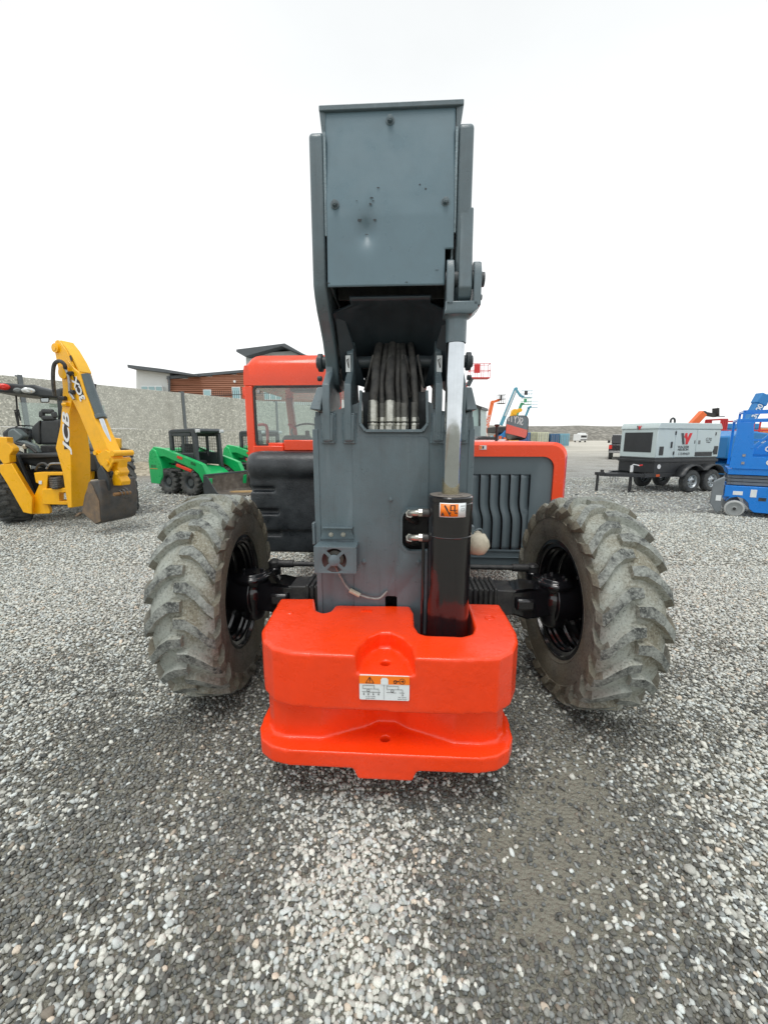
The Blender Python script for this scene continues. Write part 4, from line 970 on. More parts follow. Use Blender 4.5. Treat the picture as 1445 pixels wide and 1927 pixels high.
s.prism([(p.x, p.z) for p in insec(0)], 'y', YH + .022, YH + .030)
k = MB(); k.bb(gx0, gx1, YH - .1, YH + .1, gz0, gz1)
gp = cutplate('grille_panel', s, [k], GP, HOOD, bevel=.001)
b = MB(); b.bb(gx0 - .05, gx1 + .05, YH + .12, YH + .13, gz0 - .05, gz1 + .05); b.build('radiator_dark', BLKM, gp)
b = MB(); ns = 6; pitch = (gx1 - gx0) / ns
for i in range(ns + 1):
    xb_ = gx0 + pitch * (i + .05)
    h_ = gz1 - gz0; cl_ = []
    for t in [q / 20 for q in range(21)]:
        z = gz1 - t * h_; sh = 1 / (1 + math.exp(-(t - .50) * 26)); cl_.append((xb_ + sh * pitch * .42 - (.0), z))
    A_ = [Vector((x, YH + .024, z)) for x, z in cl_]; wd = pitch * .84
    B_ = [Vector((min(x + wd, gx1 - .001), YH + .040, z)) for x, z in cl_]; C_ = [Vector((x, YH + .062, z)) for x, z in cl_]
    m_ = len(A_)
    A_ = [Vector((min(p.x, gx1 - .002), p.y, p.z)) for p in A_]
    b.add(A_ + B_, [(q, q + 1, m_ + q + 1, m_ + q) for q in range(m_ - 1)]); b.add(A_ + C_, [(q, q + 1, m_ + q + 1, m_ + q) for q in range(m_ - 1)])
b.build('grille_louvres', GP, gp, solid=.003)
b = MB(); b.bb(hx0_, fx1, YH + .010, YH + .0215, hzb + .09, hzb + .094); b.bb(gx0, gx1, YH + .014, YH + .0215, gz0 - .012, gz0); b.build('panel_crease', GP, gp)
a, c = R2(902, 837, YH - .001), R2(915, 844, YH - .001); yh_ = YH + .0
b = MB(); b.bb(a.x, c.x, YH + .012, YH + .016, c.z, a.z); hd = None
a, c = L(902, 847 - 9, YH - .003), L(915, 846, YH - .003)
b = MB(); b.bb(a.x, c.x, YH - .0035, YH - .001, c.z, a.z); hd = b.build('hood_decal', DECW, HOOD)
b = MB(); w3 = (c.x - a.x) / 3; b.bb(a.x + .002, a.x + w3, YH - .0045, YH - .0036, c.z + .003, a.z - .003); b.build('decal_orange_square', DECO, hd)
b = MB(); b.bb(a.x + w3 * 1.2, a.x + w3 * 1.9, YH - .0045, YH - .0036, c.z + .006, a.z - .006); b.build('decal_symbol', DECK, hd)
# exhaust and mirror on the far part of the hood
p = L(934, 820, 1.7); b = MB(); b.cyl((p.x, 1.7, 1.55), (p.x, 1.7, L(934, 802, 1.7).z), .014, n=14); b.lathe([(.014, 0), (.026, .012), (.026, .022), (.0, .026)], (p.x, 1.7, L(934, 803, 1.7).z), (0, 0, 1), 18); b.build('air_intake', BLKM, TH)
YMi = 2.75
a, c = L(954, 781, YMi), L(990, 829, YMi); mc = (a + c) / 2; hw, hh = (c.x - a.x) / 2, (a.z - c.z) / 2
mw = MM @ mc; eye = (EYE - mw).normalized(); tgt = (MM @ Vector((bx1, 1.05, 2.45)) - mw).normalized(); nrm = (MI.to_3x3() @ (eye + tgt)).normalized()
tr = Vector((0, 0, 1)).cross(-nrm).normalized() * -1; tr = Vector((nrm.y, -nrm.x, 0)).normalized(); 
if tr.x < 0: tr = -tr
tu = nrm.cross(tr); tu = tu if tu.z > 0 else -tu
k1 = 1 / max(.3, abs(tr.x))
outline = [(math.copysign(abs(math.cos(t)) ** .45, math.cos(t)), math.copysign(abs(math.sin(t)) ** .45, math.sin(t))) for t in [q * 2 * math.pi / 40 for q in range(40)]]
def mp_(u, v, d): return mc + tr * (u * hw * k1) + tu * (v * hh) + nrm * d
b = MB(); b.loft([mp_(u, v, 0) for u, v in outline], [mp_(u * .8, v * .85, -.05) for u, v in outline])
mir = b.build('mirror', BLKM, TH, bevel=.004)
b = MB()
def ms(u, v):
    r2 = (u * u + v * v); return mp_(u * .93, v * .94, .004 + .002 * (1 - r2 * .5))
rings = [[Vector(ms(u * f, v * f)) for u, v in outline] for f in (1, .8, .6, .4, .2, .02)]
for i in range(5): b.add(rings[i] + rings[i + 1], [(q, (q + 1) % 40, 40 + (q + 1) % 40, 40 + q) for q in range(40)])
b.add(rings[5], [tuple(range(40))])
b.build('mirror_glass', paint('mirror_silver', (.86, .88, .88), .02, 1.0, var=0, rvar=0), mir, ang=80)
b = MB(); b.tube([mc - nrm * .03, mc - nrm * .08 + Vector((-.08, 0, -.05)), Vector((mc.x - .18, mc.y + .05, 1.45))], .013, 10); b.build('mirror_arm', BLKM, mir)
# ------------------------------------------------------------------ far things: wall, building, bank, containers
def conc(name, c0, c1, sc):
    m = bpy.data.materials.new(name); nt = nodes(m)
    o = N(nt, 'ShaderNodeOutputMaterial'); b = N(nt, 'ShaderNodeBsdfPrincipled'); nt.links.new(b.outputs[0], o.inputs[0])
    tc = N(nt, 'ShaderNodeTexCoord'); co = tc.outputs['Object']
    v = N(nt, 'ShaderNodeTexVoronoi'); v.inputs['Scale'].default_value = sc; nt.links.new(co, v.inputs['Vector'])
    sp = N(nt, 'ShaderNodeSeparateColor'); nt.links.new(v.outputs['Color'], sp.inputs[0])
    c = ramp(nt, sp.outputs[0], [(0, c0), (.35, tuple(x * .5 + y * .5 for x, y in zip(c0, c1))), (.8, c1), (1, tuple(min(1, x * 1.4) for x in c1))])
    n1 = noise(nt, co, 2.2, 7, .7); c = mixc(nt, 1.0, c, ramp(nt, n1, [(.3, g3(.80)), (.7, g3(1.08))]), 'MULTIPLY')
    n2 = noise(nt, mapping(nt, co, (1, 1, .12)), 1.1, 5, .6); c = mixc(nt, ramp(nt, n2, [(.55, g3(0)), (.72, g3(.35))]), c, (.20, .19, .155))
    nt.links.new(c, b.inputs['Base Color']); b.inputs['Roughness'].default_value = .9
    bp = N(nt, 'ShaderNodeBump'); bp.inputs['Strength'].default_value = .6; bp.inputs['Distance'].default_value = .02
    nt.links.new(v.outputs['Distance'], bp.inputs['Height']); nt.links.new(bp.outputs[0], b.inputs['Normal']); return m
CONC = conc('exposed_aggregate', (.38, .385, .335), (.62, .62, .55), 17)
CONC2 = conc('exposed_aggregate_fine', (.45, .455, .40), (.59, .59, .53), 24)
POST = paint('wall_post_steel', (.13, .15, .16), .5)
WD = Vector((.582, 1, 0)).normalized(); W0 = Vector((-16.35, 18, 0)); WN = Vector((WD.y, -WD.x, 0))
wa = math.atan2(WD.y, WD.x)
wall = thing('boundary_wall', 'long grey exposed aggregate concrete panel wall with steel posts, left side behind the machines', 'wall', W0, wa)

# s coordinate of the post seen in the photo
pp = onz(349, 870); ds = (Vector((pp.x, pp.y, 0)) - W0).dot(WD)
def s_at(px):      # distance along wall for a sighting column
    d = ray(px, 800); d.z = 0; A = W0 - Vector((0, 0, 0)); den = d.x * WD.y - d.y * WD.x
    t = (A.x * WD.y - A.y * WD.x) / den; p = d * t; return (p - W0).dot(WD)
sp0 = s_at(349); PL = sp0 - s_at(52)
for i in range(-3, 10):
    a0 = sp0 + i * PL + .09; a1 = sp0 + (i + 1) * PL - .09
    if a0 > 60: break
    for z0, z1, mm_, dy in ((-.1, 2.12, CONC, 0), (2.135, 4.28, CONC2 if i % 2 else CONC, .012)):
        b = MB(); b.bb(a0, a1, dy, .22 + dy, z0, z1); b.build('wall_panel', mm_, wall, bevel=.012)
    b = MB(); s_ = a0 - .09; b.bb(s_ - .085, s_ + .085, -.03, -.005, -.1, 4.36); b.bb(s_ - .012, s_ + .012, -.004, .24, -.1, 4.36); b.bb(s_ - .085, s_ + .085, .245, .27, -.1, 4.36)
    b.build('wall_post', POST, wall)
# mound of earth at the wall's foot
def mound(u, v):
    s_ = -14 + 40 * u; o_ = -6.4 + 6.38 * v
    p = W0 + WD * s_ - Vector((WD.y, -WD.x, 0)) * -1 * 0 + Vector((WD.y, -WD.x, 0)) * (-o_)
    z = .26 * v ** 1.3 + .05 * math.sin(s_ * 2.1 + 3 * v) + .04 * math.sin(s_ * 5.3 + v * 9) - .04 + .06 * v * math.sin(s_ * 1.3)
    return Vector((p.x, p.y, z if v > 0 else -.03))
b = MB(); b.grid(mound, 150, 16); EARTH = conc('rough_earth', (.20, .165, .115), (.44, .40, .31), 9)
tag(b.build('earth_bank', EARTH, ang=90), kind='structure')

# building beyond the wall
YB = 46.0
def Bp(px, py, Y=YB): return ony(px, py, Y)
STUC = paint('white_stucco', (.74, .77, .75), .8, var=.04, vs=1); ROOFG = paint('dark_roof_fascia', (.10, .115, .125), .6, var=.08)
TEAL = paint('window_blue_glass', (.30, .46, .48), .12, var=.1, vs=.4); 
m = bpy.data.materials.new('brown_lap_siding'); nt = nodes(m); o = N(nt, 'ShaderNodeOutputMaterial'); b_ = N(nt, 'ShaderNodeBsdfPrincipled'); nt.links.new(b_.outputs[0], o.inputs[0])
tc = N(nt, 'ShaderNodeTexCoord'); c = ramp(nt, noise(nt, mapping(nt, tc.outputs['Object'], (.2, .2, 3)), 2, 4), [(.3, (.27, .11, .06)), (.7, (.36, .16, .09))]); nt.links.new(c, b_.inputs['Base Color']); b_.inputs['Roughness'].default_value = .6; SIDING = m
bl = thing('building', 'low building behind the wall with white end, brown siding and dark slanted roofs', 'building', (0, 0, 0))
def quadbox(name, pts, depth, mat, par, Y=YB, bev=0):
    b = MB(); a = [Bp(px, py, Y) for px, py in pts]; b.loft(a, [p + Vector((0, depth, 0)) for p in a]); return b.build(name, mat, par, bevel=bev)
quadbox('end_wall', [(257, 693), (320, 703), (320, 850), (257, 850)], 12, STUC, bl)
quadbox('side_wall', [(320.2, 702), (352, 706), (352, 850), (320.2, 850)], 10, STUC, bl, YB + 1)
quadbox('slant_roof', [(240, 686), (306, 694), (372, 705), (372, 708), (306, 700), (241, 692)], 15, ROOFG, bl, YB - 1)
# siding: individual laps as one wavy sheet
b = MB(); a0, a1 = Bp(316, 712, YB - .3), Bp(640, 684, YB - .3); zb_w = Bp(316, 850, YB).z
nl = 46; 
for i in range(nl):
    h0 = zb_w + (a1.z + .6 - zb_w) * i / nl; h1 = zb_w + (a1.z + .6 - zb_w) * (i + 1) / nl
    xs0, xs1 = a0.x, a1.x
    # stop laps under the slanted parapet
    def lim(z):
        t = (z - a0.z) / (a1.z - a0.z) if a1.z != a0.z else 0
        return xs0 if t <= 0 else xs0 + (xs1 - xs0) * t
    l0 = lim(h1)
    if l0 < xs1 - .2: b.add([(l0, YB - .42, h0), (xs1, YB - .42, h0), (xs1, YB - .3, h1), (l0, YB - .3, h1), (l0, YB - .3, h0 ), (xs1, YB - .3, h0)], [(0, 1, 2, 3), (0, 4, 5, 1)])
b.build('brown_siding', SIDING, bl, recalc=False)
b = MB(); b.loft([Bp(314, 708, YB - .5), Bp(642, 680, YB - .5), Bp(642, 684, YB - .5), Bp(314, 713.5, YB - .5)], [p + Vector((0, 3, 0)) for p in (Bp(314, 708, YB - .5), Bp(642, 680, YB - .5), Bp(642, 684, YB - .5), Bp(314, 713.5, YB - .5))]); b.build('parapet', ROOFG, bl)
quadbox('siding_core', [(318, 714), (640, 688), (640, 850), (318, 850)], 8, STUC, bl, YB - .25)
quadbox('upper_storey', [(463, 666), (556, 660), (640, 690), (640, 720), (463, 720)], 8, STUC, bl, YB + 3)
quadbox('upper_roof', [(445, 657.5), (536, 646), (575, 668), (640, 690), (640, 697), (530, 651), (463, 670), (445, 662)], 10, ROOFG, bl, YB + 1.5)
for (x0, y0, x1, y1, nm) in ((265, 726, 307, 742, 3), (382, 733, 398, 750, 1), (436, 728, 453, 752, 1), (496, 728, 530, 752, 3)):
    f0, f1 = Bp(x0, y0, YB - .55), Bp(x1, y1, YB - .55)
    b = MB(); b.bb(f0.x, f1.x, YB - .5, YB - .3, f1.z, f0.z); f_ = b.build('window', WHT, bl)
    w_ = (f1.x - f0.x) / nm
    for k in range(nm):
        b = MB(); b.bb(f0.x + w_ * k + .08, f0.x + w_ * (k + 1) - .08, YB - .56, YB - .51, f1.z + .08, f0.z - .08); b.build('pane', TEAL, f_)
b = MB(); p = Bp(442, 718, YB - .6); b.lathe([(0, 0), (.14, .02), (.12, .12), (0, .14)], p, (0, -1, 0), 10); b.build('wall_lamp', WHT, bl)
b = MB(); b.tube([Bp(317, 709, YB - .7), Bp(319, 716, YB - .7), Bp(319, 760, YB - .7)], .12, 8); b.build('downpipe', ROOFG, bl)
rl = thing('railing', 'black picket railing on the terrace behind the wall, seen through the red cab window', 'railing', (0, 0, 0))
b = MB(); YR_ = 43
for px in range(398, 640, 4): b.cyl(Bp(px, 735, YR_), Bp(px, 775, YR_), .022, n=5)
b.build('pickets', BLKM, rl)
b = MB(); b.bar(Bp(396, 744.5, YR_), Bp(640, 735, YR_), .06); b.bar(Bp(396, 771, YR_), Bp(640, 760, YR_), .06); b.build('rail', BLKM, rl)
tr_ = quadbox('terrace', [(380, 752), (640, 758), (640, 850), (380, 850)], 2.5, STUC, bl, 43.6)

# long earth bank on the horizon, right
def bank(u, v):
    X = 25 + 260 * u; z = (8.5 * min(1, u * 9 + .0) * (1 - .05 * u) + .8 * math.sin(u * 23) * .3 + .4 * math.sin(u * 61) * .3)
    return Vector((X + 2 * math.sin(v * 5 + u * 20), 190 + 40 * v + 30 * u, -.5 + z * math.sin(v * math.pi / 2) ** .9 * 1.0))
b = MB(); b.grid(bank, 120, 14); BANKM = conc('bank_soil', (.13, .125, .105), (.24, .23, .20), .8)
tag(b.build('spoil_bank', BANKM, ang=90), kind='structure')
# shipping containers near the bank
def container(px0, px1, ytop, Y, col, lab, depth=6, group='shipping containers on the far side of the yard'):
    a = ony(px0, ytop, Y); c = ony(px1, ytop, Y); h = a.z; w_ = c.x - a.x
    t = thing('shipping_container', lab, 'container', ((a.x + c.x) / 2, Y, 0), 0, group)
    mt = paint('container_' + '_'.join(str(int(x * 100)) for x in col), col, .5, var=.12, vs=.7)
    b = MB(); b.bb(-w_ / 2, w_ / 2, .06, depth, .15, h)
    b.build('body', mt, t, bevel=.03)
    for s in (-1, 1):
        b = MB(); b.bb(min(.02 * s, w_ / 2 * .94 * s), max(.02 * s, w_ / 2 * .94 * s), 0, .055, .3, h - .15)
        for k in range(4): b.bb(min(.06 * s, w_ / 2 * .9 * s), max(.06 * s, w_ / 2 * .9 * s), -.03, -.001, .45 + k * (h - .6) / 4, .45 + k * (h - .6) / 4 + (h - .6) / 7)
        d = b.build('door', mt, t)
        b = MB()
        for q in (.3, .7): b.cyl((s * w_ / 2 * q, -.06, .3), (s * w_ / 2 * q, -.06, h - .2), .04, n=6)
        b.build('lock_rod', STEEL, d)
    return t
YCn = 74
container(985, 998, 814, YCn, (.06, .16, .42), 'dark blue container just right of the telehandler mirror, first of the far row')
container(999, 1010, 813, YCn, (.50, .52, .36), 'narrow beige container between the dark blue one and the wider cream one')
container(1011, 1033, 813, YCn, (.55, .57, .44), 'wide cream container in the far row')
container(1036, 1053, 816.5, YCn, (.05, .13, .26), 'navy container standing in front of the soil bank')
container(1054, 1072, 816, YCn, (.20, .42, .52), 'pale blue container at the right end of the far row')
# camper / white truck far away
p = onz(1097, 832.5); k = p.y
t = thing('camper_van', 'white camper with dark windscreen parked alone before the soil bank', 'camper', (p.x, p.y, 0))
b = MB(); b.bb(-1.1, 1.1, 0, 5, .5, 2.6); b.prism([(-.9, 2.6), (.9, 2.6), (.7, 3.0), (-.7, 3.0)], 'y', .3, 3); b.build('body', WHT, t, bevel=.1)
b = MB(); b.bb(-.9, .9, -.02, -.001, 1.5, 2.2); b.build('windscreen', BLKM, t); b = MB(); b.bb(-1, 1, -.05, -.001, .6, 1.1); b.build('front_grille', paint('van_grey', (.2, .2, .2), .5), t)
for s in (-.85, .85):
    for y in (.7, 4): b = MB(); b.cyl((s - .12, y, .38), (s + .12, y, .38), .38, n=16); b.build('wheel', BLKM, t)
# pale shed past the tower
t = thing('shed', 'pale green metal shed with a dark corner strip, right of the grey tower', 'shed', (0, 0, 0))
Ys = 30
b = MB(); a = [ony(878, 758, Ys), ony(902, 768, Ys), ony(902, 850, Ys), ony(878, 850, Ys)]; b.loft(a, [p + Vector((0, 6, 0)) for p in a])
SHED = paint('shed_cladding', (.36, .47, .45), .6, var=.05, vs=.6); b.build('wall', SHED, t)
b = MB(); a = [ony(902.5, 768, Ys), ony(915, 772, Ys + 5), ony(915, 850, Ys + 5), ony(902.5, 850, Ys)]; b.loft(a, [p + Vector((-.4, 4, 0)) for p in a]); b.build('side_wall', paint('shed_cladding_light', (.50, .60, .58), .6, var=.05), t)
b = MB(); b.bar(ony(902, 768, Ys - .05), ony(902, 850, Ys - .05), .12); b.bar(ony(877, 757, Ys - .06), ony(903, 767.5, Ys - .06), .2); b.bar(ony(903, 767.5, Ys - .06), ony(916, 771.5, Ys + 5), .2); b.build('trim', BLKM, t)
b = MB(); a = ony(876, 802, Ys - 1); c = ony(902, 830, Ys - 1); b.bb(a.x, c.x, Ys - 1.2, Ys - .2, 0, a.z); b.build('lean_to', paint('grey_box', (.2, .25, .26), .6), t)
# ------------------------------------------------------------------ far boom lifts
def S(px, py, Y): return ony(px, py, Y)
BASKM = {}
def basket(par, p, w_, h, col, panel=None, Y=None, name='basket'):
    """open work platform: floor, rails; p = floor centre"""
    b = MB(); b.bb(p.x - w_ / 2, p.x + w_ / 2, p.y - .45, p.y + .45, p.z - .09, p.z); bk = b.build(name, col, par)
    b = MB()
    for sx_ in (-1, -.33, .33, 1):
        for sy in (-1, 1): b.bar((p.x + sx_ * w_ / 2, p.y + .42 * sy, p.z), (p.x + sx_ * w_ / 2, p.y + .42 * sy, p.z + h), .035)
    for z in (h * .5, h):
        for sy in (-1, 1): b.bar((p.x - w_ / 2, p.y + .42 * sy, p.z + z), (p.x + w_ / 2, p.y + .42 * sy, p.z + z), .04)
        for sx_ in (-1, 1): b.bar((p.x + sx_ * w_ / 2, p.y - .42, p.z + z), (p.x + sx_ * w_ / 2, p.y + .42, p.z + z), .04)
    b.build('guard_rail', col, bk)
    if panel:
        b = MB(); b.bb(p.x - w_ * .32, p.x - w_ * .02, p.y - .5, p.y - .43, p.z + h * .3, p.z + h * .95); b.build('control_box', panel, bk)
    return bk
def base(par, x, y, col, l=2.6, w_=2.0):
    b = MB(); b.prism([(-l / 2, .35), (l / 2, .35), (l / 2, .75), (l / 2 - .3, .9), (-l / 2 + .3, .9), (-l / 2, .75)], 'y', -w_ / 2 + .3, w_ / 2 - .3, Matrix.Translation((x, y, 0))); b.build('chassis', col, par, bevel=.03)
    b = MB(); b.prism([(-l / 2 - .4, .95), (l / 2, .95), (l / 2, 1.6), (-l / 2 + .1, 1.9), (-l / 2 - .4, 1.7)], 'y', -.9, .9, Matrix.Translation((x, y, 0))); b.build('turntable', col, par, bevel=.05)
    for sx_ in (-1, 1):
        for sy in (-1, 1):
            b = MB(); q = Vector((x + sx_ * l * .38, y + sy * (w_ / 2 - .1), .42)); b.cyl(q - Vector((0, .16, 0)), q + Vector((0, .16, 0)), .42, n=20); b.cyl(q - Vector((0, .17, 0)), q + Vector((0, .17, 0)), .2, n=12); b.build('wheel', BLKM, par)
ORG = paint('orange_lift_paint', (.80, .16, .035), .4, var=.1, vs=1); CYB = paint('blue_lift_paint', (.018, .20, .50), .4, var=.1, vs=1); TEALB = paint('teal_boom_paint', (.09, .33, .44), .4, var=.1, vs=1)
GRN2 = paint('green_lift_paint', (.04, .30, .15), .4); REDL = paint('red_lift_paint', (.62, .03, .03), .4, var=.1); YEL2 = paint('yellow_lift_paint', (.85, .45, .01), .4)
LG = paint('light_rod', (.55, .6, .62), .35, .5)
G_ = 'boom lifts parked across the yard'
def lift(label, Y, pts, ws, col, bask, bw, bh, panel=BLKM, bx=0, bcol=None, l=2.6, rod=False, cat='boom lift'):
    P_ = [S(px, py, Y) for px, py in pts]
    x0 = P_[0].x + bx
    t = thing('boom_lift', label, cat, (x0, Y, 0), 0, G_)
    P_ = [p - Vector((x0, Y, 0)) for p in P_]
    base(t, 0, 0, col, l)
    for i in range(len(P_) - 1):
        b = MB(); b.bar(P_[i], P_[i + 1], ws[i], ws[i] * .8, up=(0, 1, 0)); b.build('boom_section', col, t, bevel=.02)
        if rod and i == 0:
            d = (P_[1] - P_[0]); b = MB(); b.bar(P_[0] + d * .25 + Vector((.0, -ws[0] * .5, 0)), P_[0] + d * .95 + Vector((.0, -ws[0] * .5, 0)), ws[0] * .5, .06, up=(0, 1, 0)); b.build('boom_sleeve', LG, t)
        b = MB(); b.cyl(P_[i + 1] + Vector((0, -ws[i] * .5, 0)), P_[i + 1] + Vector((0, ws[i] * .5, 0)), ws[i] * .5, n=12); b.build('boom_joint', col, t)
    if bask: basket(t, S(bask[0], bask[1], Y) - Vector((x0, Y, 0)), bw, bh, bcol or col, panel)
    return t
lo_ = lift('orange boom lift with its arm raised and a small black basket, nearest the grey tower', 60, [(908, 838), (926, 757), (938, 753)], [.48, .34], ORG, (942.5, 759), .95, 1.15, BLKM, .2, BLKM)
p0, p1 = S(909, 834, 59.7), S(925, 760, 59.7)
d = p1 - p0; text('SKYJACK', .5, p0 + d * .55 - Vector(lo_.location) + Vector((0, 0, 0)), d, Vector((-d.z, 0, d.x)), WHT, lo_, 'lettering', bold=.01, ext=.01)
b = MB(); b.bar(S(909, 812, 59) - Vector(lo_.location), S(914, 827, 59) - Vector(lo_.location), .08); b.bar(S(914, 812, 59) - Vector(lo_.location), S(919, 827, 59) - Vector(lo_.location), .08); b.build('hose_guard', WHT, lo_)
lift('tall teal boom lift, its long arm rising to a sharp elbow', 80, [(942, 800), (970, 732), (979, 745), (984, 746)], [.62, .40, .3], TEALB, (990.5, 747.5), 1.9, 1.2, BLKM, 0, TEALB, 3.4, True)
lift('green boom lift whose short arm ends under the teal platform', 90, [(966, 795), (981, 760), (984, 760)], [.5, .4], GRN2, (989, 761), 1.9, 1.2, GRN2, 0, GRN2)
lift('slim teal boom lift standing right of the green one with a small blue platform', 95, [(986, 790), (995, 767), (998, 765)], [.45, .35], TEALB, (1001, 767), 2.2, 1.4, None, 0, TEALB)
lift('yellow machine with stubby raised arm half hidden behind the mirror', 70, [(960, 800), (967, 775), (978, 772)], [.9, .6], YEL2, None, 0, 0, cat='lift')
# red platform of a boom lift reaching above the shed
t = lift('red boom lift platform held high on a grey jib right of the lift cylinder', 38, [(868, 800), (872, 730), (884, 718)], [.4, .3], REDL, (901, 711), 1.75, 1.15, REDL, -1.2, REDL)
b = MB(); b.bar(S(880, 726, 37.4) - Vector(t.location), S(887, 712, 37.4) - Vector(t.location), .36, .3, up=(0, 1, 0)); b.build('jib', GREYD, t)
# clutter behind the hood: small machines
t = thing('skid_loader', 'small blue and orange machine with black hood showing between the red hood and the mirror', 'machine', (0, 0, 0)); Yk = 17
a, c = S(932, 803, Yk), S(957, 815, Yk); b = MB(); b.bb(a.x, c.x, Yk, Yk + 1.4, c.z, a.z); b.build('engine_cover', BLKM, t, bevel=.03)
a, c = S(937, 814, Yk - .1), S(955, 826, Yk - .1); b = MB(); b.prism([(a.x, c.z), (c.x, c.z), (c.x, a.z), (c.x - .1, a.z + .1), (a.x + .2, a.z - .02), (a.x + .08, a.z - .12)], 'y', Yk - .1, Yk + .9); b.build('body', CYB, t, bevel=.02)
a, c = S(930, 818, Yk - .2), S(956, 832, Yk - .2)
for k in range(3):
    b = MB(); b.bb(a.x + k * .19, a.x + k * .19 + .11, Yk - .22, Yk - .12, c.z - .25, a.z - .05 * k); b.build('orange_guard', ORG, t)
b = MB(); b.bb(a.x - .1, c.x, Yk - .1, Yk + 1.2, .25, c.z - .05); b.build('track_frame', BLKM, t, bevel=.05)
b = MB(); b.bb(a.x + .1, a.x + .45, Yk - .25, Yk - .23, c.z + .05, c.z + .12); b.build('sticker', WHT, t)
t = thing('car', 'low dark car roof showing just above the red hood', 'car', (0, 0, 0)); Yk = 13
b = MB(); a = [S(892, 829, Yk), S(900, 822, Yk), S(909, 820.5, Yk), S(935, 822, Yk), S(940, 829, Yk), S(944, 838, Yk), S(888, 838, Yk)]; b.loft(a, [p + Vector((.2, 1.6, 0)) for p in a]); cbd = b.build('body', BLKM, t, bevel=.04)
b = MB(); a = [S(899, 828, Yk - .01), S(903, 823.5, Yk - .01), S(915, 823, Yk - .01), S(915, 828, Yk - .01)]; b.loft(a, [p + Vector((0, -.01, 0)) for p in a]); b.build('side_window', BLK, t)
b = MB(); a = [S(886, 838.5, Yk), S(952, 838.5, Yk)]; b.bb(a[0].x - .6, a[1].x + .3, Yk - .05, Yk + 1.7, .3, a[0].z - .01); b.build('lower_body', BLKM, t, bevel=.06)
for k in (0, 1):
    for y in (0, 1.5): b = MB(); q = Vector((a[0].x + .1 + k * 1.2, Yk + y, .33)); b.cyl(q, q + Vector((0, .2, 0)), .33, n=20); b.build('wheel', T_DARK, t)
# orange telehandler with forks raised, behind the generator
t = thing('telehandler', 'orange telehandler with black carriage and forks raised behind the generator', 'telehandler', (0, 0, 0)); Yk = 27
b = MB(); b.bar(S(1290, 812, Yk), S(1322, 777, Yk), .42, .35, up=(0, 1, 0)); b.build('boom', ORG, t, bevel=.03)
b = MB(); b.bar(S(1321, 776, Yk), S(1328, 780, Yk), .22, .3, up=(0, 1, 0)); b.bar(S(1327, 779, Yk), S(1345, 782, Yk), .22, .3, up=(0, 1, 0)); b.bar(S(1346, 768, Yk), S(1346, 784, Yk), .10, .5, up=(0, 1, 0)); b.bar(S(1349, 767, Yk), S(1349, 776, Yk), .05, .05); b.build('carriage', BLKM, t, bevel=.02)
b = MB(); b.bar(S(1346, 783.5, Yk), S(1362, 783.8, Yk), .05, .1, up=(0, 1, 0)); b.build('fork', GREYD, t)
q = S(1280, 820, Yk); b = MB(); b.bb(q.x - 2.2, q.x + 1.4, Yk - .8, Yk + .8, .6, 1.5); b.build('body', ORG, t, bevel=.1)
for k in (-1.6, .8):
    for y in (-1, .7): b = MB(); b.cyl((q.x + k, Yk + y, .6), (q.x + k, Yk + y + .35, .6), .6, n=20); b.build('wheel', T_DARK, t)

# ------------------------------------------------------------------ tow-behind generator
gy = math.atan2(.30, .955)          # axis: x local = to the rear (away along the side), y local = into depth
p = S(1232, 862, 12.35)
GEN = thing('generator_trailer', 'pale grey towable generator on a black tandem axle trailer', 'generator', (p.x, 12.35, 0), gy)
LGY = paint('generator_cream_paint', (.54, .63, .63), .38, var=.03, vs=1.5, bump=.02)
BOD = paint('trailer_black', (.030, .033, .036), .45, var=.15, vs=3)
GL, GW = 2.62, 1.28; z0, z1, z2, z3 = .60, 1.06, 1.92, 2.10
b = MB(); b.bb(0, GL, 0, GW, z1, z2 - .001); gb = b.build('enclosure', LGY, GEN, bevel=.02)
b = MB(); b.prism([(-.02, z2), (GL + .02, z2), (GL + .02, z2 + .05), (GL - .06, z3), (.05, z3), (-.02, z2 + .05)], 'y', -.02, GW + .02); b.build('lid', LGY, GEN, bevel=.015)
b = MB(); b.bb(-.006, -.001, .16, GW - .14, z1 + .16, z2 - .10); b.build('radiator_grille', BOD, gb)
def side(x0, x1, za, zb, mat, name, par, pr=.006): b = MB(); b.bb(x0, x1, -pr, -.0008, za, zb); return b.build(name, mat, par, bevel=.0015)
d1 = side(.72, 1.58, z1 + .02, z2 - .03, LGY, 'door', gb, .012); d2 = side(1.60, 2.36, z1 + .18, z2 - .03, LGY, 'door', gb, .012)
side(1.60, 2.34, z1 + .03, z1 + .16, BOD, 'lower_vent', gb)
for x, z in ((.70, 1.80), (.70, 1.20), (2.38, 1.78), (2.38, 1.25)): side(x - .015, x + .025, z - .05, z + .05, BOD, 'hinge', gb, .02)
side(.56, .60, z1 + .30, z1 + .48, BOD, 'handle', gb, .03); 
for x in (.20, 2.48): side(x - .08, x + .09, z1 + .08, z1 + .34, BOD, 'tie_down_pocket', gb, .008)
b = MB(); b.tube(bezier([(1.25, GW * .5, z3 - .01), (1.26, GW * .5, z3 + .12), (1.34, GW * .5, z3 + .17), (1.42, GW * .5, z3 + .12), (1.43, GW * .5, z3 - .01)], 5), .03, 8); b.build('lifting_eye', BOD, gb)
GRY_ = paint('logo_charcoal', (.06, .065, .07), .5); REDG = paint('logo_red', (.72, .02, .03), .45)
